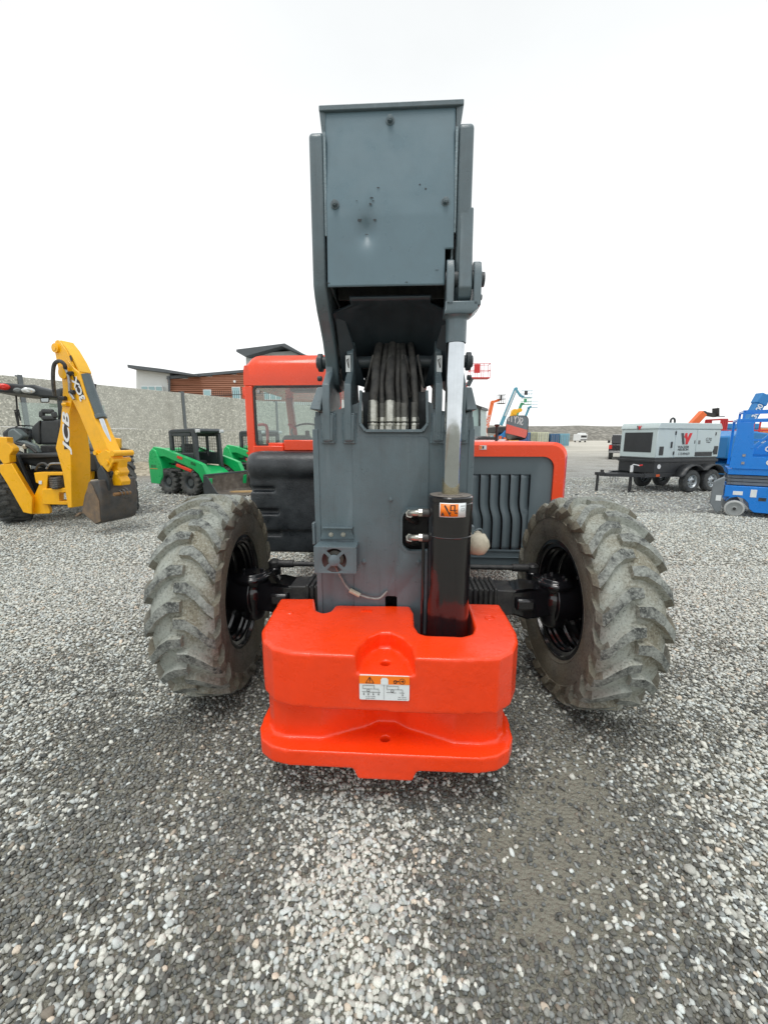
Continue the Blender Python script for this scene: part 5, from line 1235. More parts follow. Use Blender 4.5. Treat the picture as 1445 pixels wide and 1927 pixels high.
def wlogo(par, o_, rx, s_, up=(0, 0, 1)):
    o_ = Vector(o_); rx = Vector(rx).normalized(); u_ = Vector(up); nn_ = rx.cross(u_).normalized()
    def q(a, c, d=0): return o_ + rx * (a * s_) + u_ * (c * s_) + nn_ * (.004 + d)
    for pts, mt in (([(-.62, .5), (-.30, .5), (-.05, -.5), (-.32, -.5)], GRY_), ([(-.10, .5), (.16, .5), (.10, .16), (.02, -.06), (-.06, .06), (-.2, .16)], REDG), ([(.02, -.5), (.30, -.5), (.75, .5), (.42, .5), (.10, -.16)], REDG), ([(-.02, .3), (.12, .42), (.32, -.5), (.06, -.5)], REDG)):
        b = MB(); A_ = [q(*p_) for p_ in pts]; dd = .003 if mt is REDG and pts[0][0] == -.02 else 0
        b.loft([p_ + nn_ * dd for p_ in A_], [p_ - nn_ * .003 for p_ in A_]); b.build('logo_stroke', mt, par)
wlogo(d1, (1.12, -.014, 1.63), (1, 0, 0), .34)
wlogo(gb, (-.024, GW / 2, z2 + .045), (0, -1, 0), .12)
text('WACKER', .095, (1.07, -.015, 1.38), (1, 0, 0), (0, 0, 1), GRY_, d1, bold=.02, sx=1.15); text('NEUSON', .095, (1.07, -.015, 1.30), (1, 0, 0), (0, 0, 1), GRY_, d1, bold=.02, sx=1.15)
text('11549469', .12, (1.12, -.015, 1.17), (1, 0, 0), (0, 0, 1), GRY_, d1)
text('G70', .15, (2.10, -.015, 1.60), (1, 0, 0), (0, 0, 1), GRY_, d2); text('MOBILE', .05, (2.10, -.015, 1.52), (1, 0, 0), (0, 0, 1), GRY_, d2)
side(1.50, 1.54, 1.48, 1.58, GRY_, 'notice', d1, .015); side(1.66, 1.76, 1.46, 1.58, paint('notice_grey', (.2, .22, .22), .5), 'notice', d2, .015)
b = MB(); b.bb(.0, GL - .05, .0, GW, z0, z1 - .001); b.bb(-.03, GL, -.03, GW + .03, z1 - .14, z1 - .06); tb = b.build('fuel_base', BOD, GEN, bevel=.012)
b = MB(); b.lathe([(0, 0), (.07, 0), (.07, .006), (0, .006)], (.18, -.008, .80), (0, -1, 0), 20); b.build('round_sticker', WHT, tb)
b = MB(); b.bar((-.35, .02, z0 - .06), (GL, .02, z0 - .06), .10, .12); b.bar((-.35, GW - .02, z0 - .06), (GL, GW - .02, z0 - .06), .10, .12); b.bar((-.3, .02, z0 - .06), (-1.15, GW / 2, z0 - .06), .08, .10); b.bar((-.3, GW - .02, z0 - .06), (-1.15, GW / 2, z0 - .06), .08, .10); b.bar((-.3, GW / 2, z0 - .05), (-1.35, GW / 2, z0 - .05), .07, .09); b.build('trailer_frame', BOD, GEN, bevel=.006)
b = MB(); b.bb(-1.52, -1.25, GW / 2 - .06, GW / 2 + .06, z0 - .06, z0 + .03); b.bb(-1.48, -1.42, GW / 2 - .03, GW / 2 + .03, .05, z0 - .06); b.cyl((-1.3, GW / 2, z0), (-1.3, GW / 2, z0 + .10), .05, n=12); b.build('coupler', BLKM, GEN, bevel=.005)
b = MB(); b.cyl((-.42, GW / 2 - .25, .06), (-.42, GW / 2 - .25, z0 + .02), .045, n=12); b.bb(-.56, -.28, GW / 2 - .36, GW / 2 - .14, .0, .03); b.cyl((-.42, GW / 2 - .25, .02), (-.42, GW / 2 - .25, .10), .03, n=8); jk = b.build('jack_stand', BLKM, GEN)
b = MB(); b.cyl((-.42, GW / 2 - .25, z0 + .02), (-.42, GW / 2 - .25, z0 + .22), .045, n=12); b.tube([(-.42, GW / 2 - .25, z0 + .22), (-.42, GW / 2 - .30, z0 + .26), (-.25, GW / 2 - .36, z0 + .22)], .015, 8); b.build('jack_head', WHT, jk)
b = MB(); b.cyl((-.26, GW / 2 - .35, z0 + .22), (-.16, GW / 2 - .38, z0 + .235), .022, n=8); b.build('jack_grip', REDL, jk)
for x in (-1.0, -.8): b = MB(); b.tube(bezier([(x, GW / 2, z0), (x + .03, GW / 2 - .05, z0 - .3), (x + .18, GW / 2, z0 - .05)], 5), .012, 6); b.build('safety_chain', STEEL, GEN)
b = MB(); b.bb(.08, .22, -.035, -.03, z0 - .10, z0 - .03); b.build('amber_marker', paint('amber', (.7, .10, .01), .4), GEN)
gw_ = []
for x in (1.30, 2.15):
    for y, s in ((-.16, -1), (GW + .16, 1)):
        b = MB(); b.lathe([(.20, .10), (.24, .115), (.31, .105), (.345, .07), (.35, 0), (.345, -.07), (.31, -.105), (.24, -.115), (.20, -.10)], (x, y, .345), (0, 1, 0), 40, closed=False); w_ = b.build('wheel', T_DARK, GEN)
        b = MB(); b.lathe([(.21, .09 * s), (.19, .07 * s), (.175, .02 * s), (.16, .04 * s), (.09, .07 * s), (.06, .075 * s), (.05, .12 * s), (0, .12 * s)], (x, y, .345), (0, 1, 0), 28); b.lathe([(.21, -.09 * s), (.19, 0)], (x, y, .345), (0, 1, 0), 28); r = b.build('rim', LG, w_)
        b = MB(); b.cyl((x, y + .072 * s, .345), (x, y + .135 * s, .345), .042, n=12); b.build('hub_cap', BLKM, r)
        for k in range(6): b = MB(); a = k * math.pi / 3; b.cyl((x + .115 * math.cos(a), y + .04 * s, .345 + .115 * math.sin(a)), (x + .115 * math.cos(a), y + .064 * s, .345 + .115 * math.sin(a)), .022, n=8); b.build('rim_hole', BLKM, r)
for y0_, y1_ in ((-.32, -.01), (GW + .01, GW + .32)):
    b = MB(); pts = [(.78, .50)] + [(1.30 - .44 * math.cos(R(a)), .42 + .42 * math.sin(R(a))) for a in range(20, 141, 15)] + [(2.15 - .44 * math.cos(R(a)), .42 + .42 * math.sin(R(a))) for a in range(40, 166, 15)]
    for i in range(len(pts) - 1): b.add([(pts[i][0], y0_, pts[i][1]), (pts[i + 1][0], y0_, pts[i + 1][1]), (pts[i + 1][0], y1_, pts[i + 1][1]), (pts[i][0], y1_, pts[i][1])], [(0, 1, 2, 3)])
    b.build('mudguard', BOD, GEN, solid=.03, recalc=False)

# dark pickup behind the generator
p = onz(1175, 866)
PK = thing('pickup_truck', 'black pickup truck behind the left end of the generator', 'pickup truck', (onz(1199, 866).x, onz(1199, 866).y, 0), R(-30))
PB = paint('pickup_black', (.018, .019, .022), .25, coat=.4, var=.1)
def yz(o): return o
b = MB(); b.prism([(0, .55), (5.2, .55), (5.3, 1.0), (4.2, 1.15), (3.9, 1.15), (1.7, 1.15), (0, 1.12)], 'y', 0, 1.95, Matrix.Rotation(R(90), 4, 'Z') @ Matrix.Identity(4)); b.build('body', PB, PK, bevel=.06)
b = MB(); b.prism([(1.75, 1.15), (2.0, 1.85), (3.4, 1.88), (4.1, 1.15)], 'y', .12, 1.83, Matrix.Rotation(R(90), 4, 'Z')); b.build('cabin', PB, PK, bevel=.05)
b = MB(); b.prism([(1.85, 1.22), (2.02, 1.72), (3.3, 1.75), (3.8, 1.22)], 'y', .10, 1.85, Matrix.Rotation(R(90), 4, 'Z')); b.build('side_window', BLK, PK)
b = MB(); b.prism([(1.79, 1.25), (1.95, 1.76), (1.99, 1.76), (1.83, 1.25)], 'y', .25, 1.7, Matrix.Rotation(R(90), 4, 'Z')); b.build('rear_window', BLK, PK)
TL = paint('tail_lamp', (.7, .03, .02), .25)
for y in (.0, 1.75): b = MB(); b.prism([(-.02, .80), (.10, .80), (.10, 1.08), (-.02, 1.08)], 'y', y - .01, y + .20, Matrix.Rotation(R(90), 4, 'Z')); b.build('tail_lamp', TL, PK)
b = MB(); b.prism([(-.12, .50), (.02, .50), (.02, .66), (-.12, .66)], 'y', .05, 1.9, Matrix.Rotation(R(90), 4, 'Z')); b.build('bumper', STEEL, PK, bevel=.02)
for x in (.95, 4.2):
    for y in (.02, 1.70): b = MB(); b.prism([(x + .40 * math.cos(k * .3142), .40 + .40 * math.sin(k * .3142)) for k in range(20)], 'y', y, y + .24, Matrix.Rotation(R(90), 4, 'Z')); b.build('wheel', T_DARK, PK)
b = MB(); b.bb(-2.15, -1.96, 3.15, 3.25, 1.2, 1.42); b.build('door_mirror', PB, PK, bevel=.02)

# ------------------------------------------------------------------ scissor lifts at the right edge
BLU = paint('scissor_blue', (.003, .20, .68), .32, var=.06, vs=2, coat=.2); SGRY = paint('scissor_grey', (.17, .195, .21), .45, var=.1, vs=4)
q = S(1365, 908, 8.75)
SA = R(-36)
SL = thing('scissor_lift', 'blue scissor lift folded down, cut by the right edge, in front of the generator', 'scissor lift', (q.x, 8.75, 0), SA)
W_ = 1.1
b = MB(); b.prism([(.0, .42), (.10, .42)] + [(.22 + .22 * math.cos(R(a)), .19 + .24 * math.sin(R(a))) for a in (150, 120, 90, 60, 30, 0)] + [(.52, .12), (2.3, .12), (2.4, .66), (0, .66)], 'y', 0, W_); b.build('chassis', BLU, SL, bevel=.01)
for x in (.20, 2.1):
    for y, s in ((-.02, -1), (W_ - .12, 1)):
        b = MB(); b.cyl((x, y, .175), (x, y + .14, .175), .175, n=36); w_ = b.build('wheel', paint('grey_solid_tyre', (.42, .44, .43), .6), SL, bevel=.02)
        b = MB(); yy = y - .002 if s < 0 else y + .142; b.lathe([(.14, 0), (.135, -.006), (.125, .0), (.05, .001), (.04, -.006), (0, -.007)], (x, yy, .175), (0, 1, 0), 28); b.build('rim', paint('wheel_face', (.25, .27, .27), .55), w_)
        b = MB(); b.cyl((x, yy - .012, .175), (x, yy, .175), .03, n=10); b.build('axle_nut', BLKM, w_)
b = MB(); b.prism([(-.15, .76), (-.02, .84), (-.02, .10), (-.10, .06), (-.22, .26), (-.20, .72)], 'y', .0, .22); b.build('steel_ladder', SGRY, SL, bevel=.012)
b = MB(); b.bb(-.13, -.04, -.004, -.0008, .32, .44); b.build('label', DECW, SL)
for k in range(3):
    b = MB(); z = .675 + .072 * k; b.bb(.02, 2.35, .10, .2, z, z + .06); b.bb(.02, 2.35, W_ - .2, W_ - .1, z, z + .06); b.cyl((.10, .08, z + .03), (.10, .11, z + .03), .02, n=10); b.cyl((.28, .08, z + .03), (.28, .11, z + .03), .013, n=10); b.build('scissor_arm', SGRY, SL, bevel=.006)
b = MB(); b.bb(.01, 2.4, .02, W_ - .02, .895, 1.02); b.bb(.07, 2.4, .0, .018, 1.02, 1.06); b.build('platform_deck', BLU, SL, bevel=.01)
b = MB(); b.prism([(.01, 1.04), (2.4, 1.04), (2.4, 1.27), (.36, 1.27), (.36, 1.45), (.30, 1.98), (.06, 1.98)], 'y', .001, .02); fc = b.build('side_panel', BLU, SL, bevel=.004)
def tb_(s_, z, x, size, name='lettering', par=fc): return text(s_, size, (x, -.003, z), (1, 0, 0), (0, 0, 1), WHT, par, name, bold=.03, align='LEFT')
tb_('Genie', 1.16, .58, .15)
b = MB()
b.bar((.06, .04, 1.86), (.06, .04, 2.05), .05); b.bar((.06, .04, 2.03), (2.4, .04, 2.03), .045); b.bar((.30, .04, 1.62), (2.4, .04, 1.64), .04)
b.bar((.32, .02, 1.45), (.85, .02, 2.02), .045); b.bar((.42, .02, 1.44), (.95, .02, 2.02), .045)
b.bar((.06, W_ - .04, 1.06), (.06, W_ - .04, 2.05), .05); b.bar((.06, .04, 2.03), (.06, W_ - .04, 2.03), .045); b.bar((.06, W_ - .04, 2.03), (2.4, W_ - .04, 2.03), .045); b.bar((1.6, .04, 1.42), (1.6, .04, 2.03), .04)
b.build('guard_rail', BLU, SL, bevel=.004)
b = MB(); b.bb(.06, .28, .03, .25, 1.06, 1.97); b.build('gate_post', BLU, SL, bevel=.01)
for x0_, x1_, z0_, z1_ in ((.14, .30, .47, .55), (.42, .52, .44, .60), (.72, 1.1, .53, .62)): b = MB(); b.bb(x0_, x1_, -.005, -.0008, z0_, z1_); b.build('label', DECW, SL)
for x0_, x1_ in ((.56, .68), (.74, .90)): b = MB(); b.bb(x0_, x1_, -.004, -.0008, .34 if x0_ > .6 else .37, .48 if x0_ > .6 else .44); b.build('service_port', BLKM, SL)
for z in (1.12, 1.28): b = MB(); b.bb(.20, .25, -.012, .0, z, z + .05); b.build('latch', STEEL, fc)
# second blue lift behind, with its own rails
S2 = thing('scissor_lift', 'blue scissor lift standing behind the front one, its lettered side panel higher up', 'scissor lift', (S(1386, 850, 10.3).x, 10.3, 0), SA)
b = MB(); b.bb(0, 2.4, 0, W_, .2, .75); b.build('chassis', BLU, S2, bevel=.02)
for x in (.3, 2.1): b = MB(); b.cyl((x, -.02, .2), (x, W_ + .02, .2), .2, n=24); b.build('wheel', paint('grey_solid_tyre', (.42, .44, .43), .6), S2)
for k in range(4): b = MB(); b.bb(.02, 2.35, .10, W_ - .1, .77 + .1 * k, .85 + .1 * k); b.build('scissor_arm', SGRY, S2)
b = MB(); b.bb(0, 2.4, 0, W_, 1.18, 1.2595); b.build('platform_deck', BLU, S2)
b = MB(); b.bb(0, 2.4, -.012, -.001, 1.26, 1.52); fp = b.build('side_panel', BLU, S2)
text('Genie', .17, (.50, -.016, 1.39), (1, 0, 0), (0, 0, 1), WHT, fp, bold=.03, align='LEFT'); text('GS-4047', .12, (.36, -.016, 1.58), (1, 0, 0), (0, 0, 1), WHT, fp, bold=.03, align='LEFT')
b = MB()
for x in (.03, .65, 1.9): b.bar((x, .03, 1.3), (x, .03, 2.3), .05)
b.bar((.03, .03, 2.3), (2.4, .03, 2.3), .05); b.bar((.65, .03, 1.85), (2.4, .03, 1.85), .05); b.bar((.03, W_, 1.3), (.03, W_, 2.3), .05); b.bar((.03, W_, 2.3), (2.4, W_, 2.3), .05); b.bar((.03, .03, 2.3), (.03, W_, 2.3), .05); b.build('guard_rail', BLU, S2)
# blue telescopic boom behind them
t = thing('boom_lift', 'blue boom lift arm with white lettering above the scissor lifts at the right', 'boom lift', (0, 0, 0)); Yk = 15
A_, B_, C_ = S(1404, 800, Yk), S(1436, 743, Yk), S(1475, 749, Yk)
b = MB(); b.bar(A_ + (A_ - B_) * .7, A_ + (B_ - A_) * .72, .30, .25, up=(0, 1, 0)); bb1 = b.build('boom_section', CYB, t, bevel=.02)
b = MB(); b.bar(A_ + (B_ - A_) * .68, B_, .36, .3, up=(0, 1, 0)); b.bar(B_ + Vector((-.1, 0, -.08)), C_, .20, .2, up=(0, 1, 0)); b.build('boom_knuckle', CYB, t, bevel=.02)
d = B_ - A_; text('S-3000', .26, A_ + d * .36 + Vector((0, -.13, 0)), d, Vector((-d.z, 0, d.x)), WHT, bb1, bold=.02, ext=.006)
base(t, A_.x + .6, Yk, CYB, 3.0)
# red lifts between
for (pa, pb, yt, Yk, lab) in ((1357, 1368, 789, 16.5, 'narrow red lift platform between the generator and the blue scissor lift'), (1392, 1450, 792, 18, 'red scissor lift whose rails show through the blue guard rails')):
    t = thing('scissor_lift', lab, 'scissor lift', (0, 0, 0))
    a, c = S(pa, yt, Yk), S(pb, yt, Yk); zt = a.z; zm = zt - .75
    b = MB()
    for x in (a.x, (a.x * 2 + c.x) / 3, (a.x + c.x * 2) / 3, c.x):
        for y in (Yk, Yk + .8): b.bar((x, y, zm), (x, y, zt), .045)
    for z in (zt, zt - .4, zm):
        for y in (Yk, Yk + .8): b.bar((a.x, y, z), (c.x, y, z), .05)
        for x in (a.x, c.x): b.bar((x, Yk, z), (x, Yk + .8, z), .05)
    b.build('guard_rail', REDL, t)
    b = MB(); b.bb(a.x - .04, c.x + .04, Yk - .02, Yk + .85, zm - .25, zm - .03); b.build('platform_deck', REDL, t)
    b = MB(); n_ = 4; hgt = zm - .25 - .6
    for k in range(n_):
        za, zb = .6 + hgt * k / n_, .6 + hgt * (k + 1) / n_
        b.bar((a.x, Yk + .1, za), (c.x, Yk + .1, zb), .05); b.bar((c.x, Yk + .14, za), (a.x, Yk + .14, zb), .05)
    b.build('scissor_arm', STEEL, t)
    b = MB(); b.bb(a.x - .1, c.x + .1, Yk, Yk + .8, .15, .6); b.build('chassis', REDL, t, bevel=.02)
    for x in (a.x, c.x): b = MB(); b.cyl((x, Yk - .03, .17), (x, Yk + .83, .17), .17, n=20); b.build('wheel', T_DARK, t)
# stacked blue crates / container behind, and small far boxes
def boxthing(px0, px1, y0, y1, Y, col, label, nm='storage_container', cat='container', depth=3, toground=True):
    a, c = S(px0, y0, Y), S(px1, y1, Y); t = thing(nm, label, cat, ((a.x + c.x) / 2, Y, 0)); w_ = (c.x - a.x); zb = .1 if toground else c.z
    mt = paint(nm + str(px0), col, .5, var=.12, vs=1)
    b = MB(); b.bb(-w_ / 2, w_ / 2, 0, depth, zb, a.z); b.build('body', mt, t, bevel=.02)
    b = MB(); n_ = max(4, int(a.z / .28))
    for k in range(n_): z = zb + (a.z - zb) * (k + .2) / n_; b.bb(-w_ / 2 + .05, w_ / 2 - .05, -.05, -.001, z, z + (a.z - zb) / n_ * .5)
    b.build('ribbed_side', mt, t); return t
boxthing(1345, 1420, 797, 860, 21, (.03, .22, .48), 'blue ribbed container behind the generator and the scissor lifts')
boxthing(1408, 1432, 806, 850, 24, (.60, .50, .30), 'tan box showing through the blue guard rails at the right edge')
boxthing(1432, 1446, 806, 850, 23, (.75, .22, .06), 'orange box beside the tan box at the right edge')
# ------------------------------------------------------------------ yellow backhoe loader
YEL = paint('digger_yellow', (.93, .47, .004), .34, var=.07, vs=3, dirt=(.62, .32, .01), damt=.15, ds=8, coat=.15)
CABK = paint('cab_black_trim', (.035, .042, .046), .5, var=.2, vs=6)
RUST = paint('worn_bucket_steel', (.085, .085, .085), .42, .35, var=.3, vs=6, dirt=(.16, .12, .08), damt=.3, ds=7, bump=.3, bs=40)
RUSTB = paint('rusty_bucket_side', (.22, .15, .09), .6, .1, var=.3, vs=7, dirt=(.10, .09, .08), damt=.5, ds=9, bump=.3, bs=50)
BH = thing('backhoe_loader', 'yellow backhoe loader with folded arm and bucket, black open cab', 'backhoe', (-6.6, 8.6, 0), R(33.4))
BM = Matrix.Translation((-6.6, 8.6, 0)) @ Matrix.Rotation(R(33.4), 4, 'Z'); BI = BM.inverted()
F0 = Vector((-5.9, 7.55, 0)); DD = Vector((.9535, -.301, 0)); NV_ = Vector((.301, .9535, 0))
def pl(cx_, cy_, off=0, sc=4.282, ox=0, oy=600):      # crop sighting -> local point on the arm's swing plane
    px, py = cx_ / sc + ox, cy_ / sc + oy; d = ray(px, py)
    t = ((F0 + NV_ * off) - EYE).dot(NV_) / d.dot(NV_); return BI @ (EYE + d * t)
NL = (BI.to_3x3() @ NV_); DL = BI.to_3x3() @ DD
def slab(name, pts, o0, o1, mat, par=BH, bev=.01, seg=2):
    A_ = [pl(x, y, o0) for x, y in pts]; B_ = [p + NL * ((o1(xy[1]) if callable(o1) else o1) - o0) for p, xy in zip(A_, pts)]
    b = MB(); b.loft(A_, B_); return b.build(name, mat, par, bevel=bev, seg=seg)
arm = slab('boom', [(548, 1522), (505, 1230), (450, 1040), (486, 870), (503, 700), (508, 560), (498, 470), (470, 400), (440, 250), (437, 205), (447, 178), (462, 168), (482, 178), (540, 260), (590, 360), (612, 450), (598, 560), (562, 760), (572, 1100), (582, 1522)], -.16, lambda y: .06 + .14 * min(1, max(0, (y - 560) / 500)), YEL)
dip = slab('dipper', [(548, 330), (600, 400), (640, 430), (690, 600), (768, 810), (872, 1040), (905, 1090), (900, 1180), (850, 1235), (790, 1150), (735, 1000), (640, 770), (575, 640), (533, 500)], -.165, .05, YEL)
slab('top_plate', [(486, 180), (540, 250), (600, 350), (640, 430), (646, 424), (606, 340), (546, 240), (492, 172)], -.15, .055, paint('yellow_light', (.90, .50, .03), .4), arm, .002)
b = MB(); p = pl(452, 236, -.17); b.cyl(p - NL * .02, p + NL * .26, .075, n=18); b.cyl(p - NL * .03, p, .04, n=14); b.build('pivot_boss', YEL, arm)
b = MB(); p = pl(520, 435, -.18); b.cyl(p - NL * .03, p + NL * .26, .10, n=18); b.build('dipper_pivot', YEL, dip)
# arm ram
a_, c_, e_ = pl(655, 455, -.06), pl(785, 782, -.06), pl(890, 1040, -.06)
b = MB(); b.cyl(a_ + DL * .10, c_ + DL * .06, .082, n=20); b.lathe([(.09, -.02), (.095, 0), (.095, .05), (.05, .06)], c_ + DL * .06, (e_ - c_), 20); ram = b.build('dipper_ram', paint('ram_grey', (.09, .12, .13), .3), dip)
b = MB(); b.cyl(c_ + DL * .06, e_ + DL * .02, .045, n=16); b.build('ram_rod', CHROME, ram)
slab('side_flange', [(690, 400), (715, 470), (800, 690), (950, 1050), (925, 1055), (780, 720), (690, 480)], .02, .055, YEL, dip, .003)
# linkage
slab('link_plate', [(760, 1060), (800, 1085), (850, 1055), (885, 1075), (905, 1150), (895, 1190), (870, 1235), (830, 1190), (795, 1130)], -.20, -.17, YEL, dip, .006)
slab('link_plate', [(760, 1060), (800, 1085), (850, 1055), (885, 1075), (905, 1150), (895, 1190), (870, 1235), (830, 1190), (795, 1130)], .10, .13, YEL, dip, .006)
b = MB(); p = pl(905, 1085, -.22); b.cyl(p, p + NL * .38, .05, n=16); p = pl(900, 1140, -.2); b.cyl(p, p + NL * .34, .045, n=16); b.build('link_pin', YEL, dip)
slab('tipping_link', [(900, 1140), (960, 1140), (955, 1200), (975, 1240), (960, 1270), (985, 1310), (980, 1345), (905, 1345), (900, 1300), (915, 1240), (895, 1200)], -.10, .08, YEL, dip, .015)
for sx_, sy_ in (((770, 1080)), ((863, 1160)), ((945, 1240))):
    p = pl(sx_, sy_, -.21); b = MB(); b.cyl(p - NL * .012, p + NL * .02, .038, n=14); b.build('pin_boss', YEL, dip)
# bucket
SHP = [(722, 1305), (795, 1300), (812, 1380), (822, 1470), (822, 1600), (812, 1640), (770, 1660), (655, 1562), (680, 1420)]
bk = slab('bucket', SHP, -.35, .35, RUST, BH, .025, 3)
slab('bucket_side', [(718, 1312), (745, 1345), (800, 1470), (812, 1632), (770, 1650), (665, 1560), (690, 1430)], -.362, -.351, RUSTB, bk, .003)
slab('bucket_ear', [(790, 1290), (780, 1230), (815, 1180), (850, 1240), (880, 1330), (870, 1400), (800, 1390)], -.22, -.16, CABK, bk, .01)
slab('bucket_ear', [(790, 1290), (780, 1230), (815, 1180), (850, 1240), (880, 1330), (870, 1400), (800, 1390)], .10, .16, CABK, bk, .01)
b = MB(); p = pl(868, 1415, -.3); 
b.tube([p + DL * .12 + NL * .02, p + DL * .16 + NL * .30], .03, 10); b.build('bucket_pin', paint('rusty_pin', (.25, .14, .06), .5, .4), bk)
b = MB(); q = p + DL * .14 + NL * .12
for k in range(3): b.lathe([(.05 + .02 * k, -.01), (.062 + .02 * k, 0), (.05 + .02 * k, .01)], q + NL * .05 * k, NL, 20)
b.build('hook_ring', RUST, bk)
for k in range(4): 
    p = pl(655, 1562, -.33 + k * .2); q = pl(628, 1530, -.33 + k * .2); b = MB(); b.bar(p, p + Vector((0, 0, -.06)) - DL * .10, .06, .03); b.build('bucket_tooth', RUSTB, bk)
# lettering on the arm
o_ = -.172; a_ = pl(540, 1025, o_); c_ = pl(535, 800, o_)
slab('black_band', [(518, 760), (545, 800), (560, 1046), (520, 1052)], -.166, -.1605, DECK, arm, 0)
p = pl(538, 915, -.170); up_ = (pl(500, 915, -.17) - p); d = (c_ - a_)
text('JCB', .22, p, d, up_, WHT, arm, bold=.02, shear=.25, sx=1.9, ext=.003)
slab('logo_panel', [(590, 455), (640, 500), (680, 625), (655, 655), (600, 510)], -.171, -.1655, DECK, dip, 0)
p = pl(638, 570, -.175); d = pl(668, 640, -.175) - pl(610, 500, -.175); text('3CX', .17, p, -d, Vector((-(-d).z, 0, 0)) * 0 + (pl(600, 590, -.175) - p), WHT, dip, bold=.03, sx=1.2, ext=.003)
slab('emblem', [(612, 365), (650, 350), (690, 420), (640, 405)], -.12, .12, DECK, dip, 0) if False else None
slab('emblem', [(560, 300), (575, 290), (585, 330), (575, 345)], -.1665, -.1655, DECK, arm, 0)
# hoses on the arm
b = MB(); b.tube(bezier([pl(442, 620, -.25), pl(430, 470, -.3), pl(440, 370, -.3), pl(480, 340, -.28), pl(520, 365, -.25), pl(530, 400, -.22)], 6), .03, 10); b.build('arm_hose', RUB, arm)
b = MB(); b.tube(bezier([pl(528, 395, -.21), pl(552, 450, -.20), pl(562, 520, -.20), pl(568, 590, -.20), pl(600, 650, -.20)], 6), .022, 10); b.build('steel_pipe', STEEL, arm)
for k, (x, y) in enumerate(((570, 440), (585, 590), (500, 640), (530, 690), (515, 640))): p = pl(x, y, -.19); b = MB(); b.cyl(p - DL * .05, p + DL * .05, .035, n=8); b.build('clamp', YEL if k == 3 else BLKM, arm)
# king post and slide frame
YQ = 7.55
def WL(px, py, Y): return BI @ ony(px, py, Y)
def block(name, pts, Y, dep, mat, par=BH, bev=.012, sc=4.282, ox=0, oy=600, seg=2):
    A_ = [WL(x / sc + ox, y / sc + oy, Y) for x, y in pts]; o_ = BI.to_3x3() @ Vector((-.35, .94, 0)) * dep
    b = MB(); b.loft(A_, [p + o_ for p in A_]); return b.build(name, mat, par, bevel=bev, seg=seg)
kp = block('king_post', [(340, 1370), (540, 1365), (545, 1400), (480, 1400), (480, 1470), (545, 1470), (545, 1500), (340, 1495)], 7.45, .25, YEL)
block('slide_frame', [(275, 1240), (340, 1235), (510, 1235), (512, 1262), (390, 1262), (380, 1370), (378, 1480), (405, 1540), (405, 1570), (265, 1575), (262, 1460), (320, 1330), (290, 1320)], 7.5, .12, YEL)
block('outrigger_leg', [(0, 1175), (95, 1165), (262, 1440), (262, 1575), (190, 1560), (60, 1330), (0, 1235)], 7.4, .16, YEL)
block('outrigger_head', [(-20, 950), (55, 955), (60, 1000), (105, 1040), (108, 1065), (80, 1100), (85, 1160), (30, 1175), (-20, 1100)], 7.4, .25, YEL)
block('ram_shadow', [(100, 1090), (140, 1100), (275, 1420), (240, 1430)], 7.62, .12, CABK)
block('far_outrigger', [(890, 955), (965, 965), (968, 1040), (940, 1060), (890, 1040)], 8.9, .2, YEL)
block('far_leg', [(845, 1235), (895, 1235), (900, 1290), (850, 1285)], 8.7, .2, YEL)
block('far_leg', [(715, 1220), (745, 1222), (740, 1300), (718, 1290)], 8.2, .2, YEL)
b = MB()
for k in range(5): b.tube(bezier([WL((395 + 4 * k) / 4.282, 600 + (1285 + 15 * k) / 4.282, 7.6), WL(450 / 4.282, 600 + (1290 + 18 * k) / 4.282, 7.45 - .02 * k), WL(520 / 4.282, 600 + (1270 + 17 * k) / 4.282, 7.6)], 6), .03, 8)
b.build('hose_bundle', RUB, BH)
b = MB(); b.tube(bezier([WL(88, 882, 7.5), WL(92, 876, 7.5), WL(98, 872.5, 7.5), WL(116, 872, 7.5)], 6), .018, 8); b.build('steel_pipe', STEEL, BH)
b = MB(); b.tube(bezier([WL(68, 884, 7.6), WL(74, 874, 7.5), WL(84, 872, 7.5), WL(92, 878, 7.5)], 6), .02, 8); b.build('valve_hose', RUB, BH)
block('label', [(315, 1305), (340, 1305), (340, 1332), (315, 1332)], 7.49, .004, DECW, BH, 0)
# body, cab floor, consoles and seat
block('floor_pan', [(100, 1090), (480, 1075), (760, 1075), (790, 1230), (520, 1230), (120, 1160)], 7.95, 1.1, CABK, bev=.04)
block('rear_shelf', [(110, 1085), (480, 1085), (480, 1115), (120, 1130)], 7.75, .3, SEAT, bev=.02)
block('rear_chassis', [(210, 1215), (500, 1210), (540, 1400), (300, 1480), (230, 1400)], 8.0, 1.0, BLKM, bev=.03)
block('rear_chassis', [(690, 1000), (800, 1090), (880, 1200), (860, 1290), (720, 1300)], 8.4, .5, BLKM, bev=.03)
seat = block('seat_back', [(330, 815), (480, 805), (485, 1015), (325, 1015), (318, 900)], 8.3, .16, SEAT, bev=.05, seg=3)
block('seat_bolster', [(255, 870), (320, 812), (330, 1010), (300, 1015), (262, 960)], 8.28, .18, SEAT, seat, .04, seg=3)
b = MB(); P4 = [WL(x / 4.282, 600 + y / 4.282, 8.33) for x, y in ((342, 745), (435, 748), (448, 800), (342, 798))]
for i in range(4): b.bar(P4[i], P4[(i + 1) % 4], .085, .09)
b.build('head_rest', SEAT, seat, bevel=.03, seg=3)
block('seat_base', [(325, 1020), (480, 1018), (485, 1080), (325, 1080)], 8.15, .45, BLKM, bev=.02)
block('side_console', [(65, 900), (110, 880), (180, 935), (185, 960), (110, 1010), (60, 960)], 8.05, .3, paint('console_grey', (.12, .15, .155), .55), bev=.03)
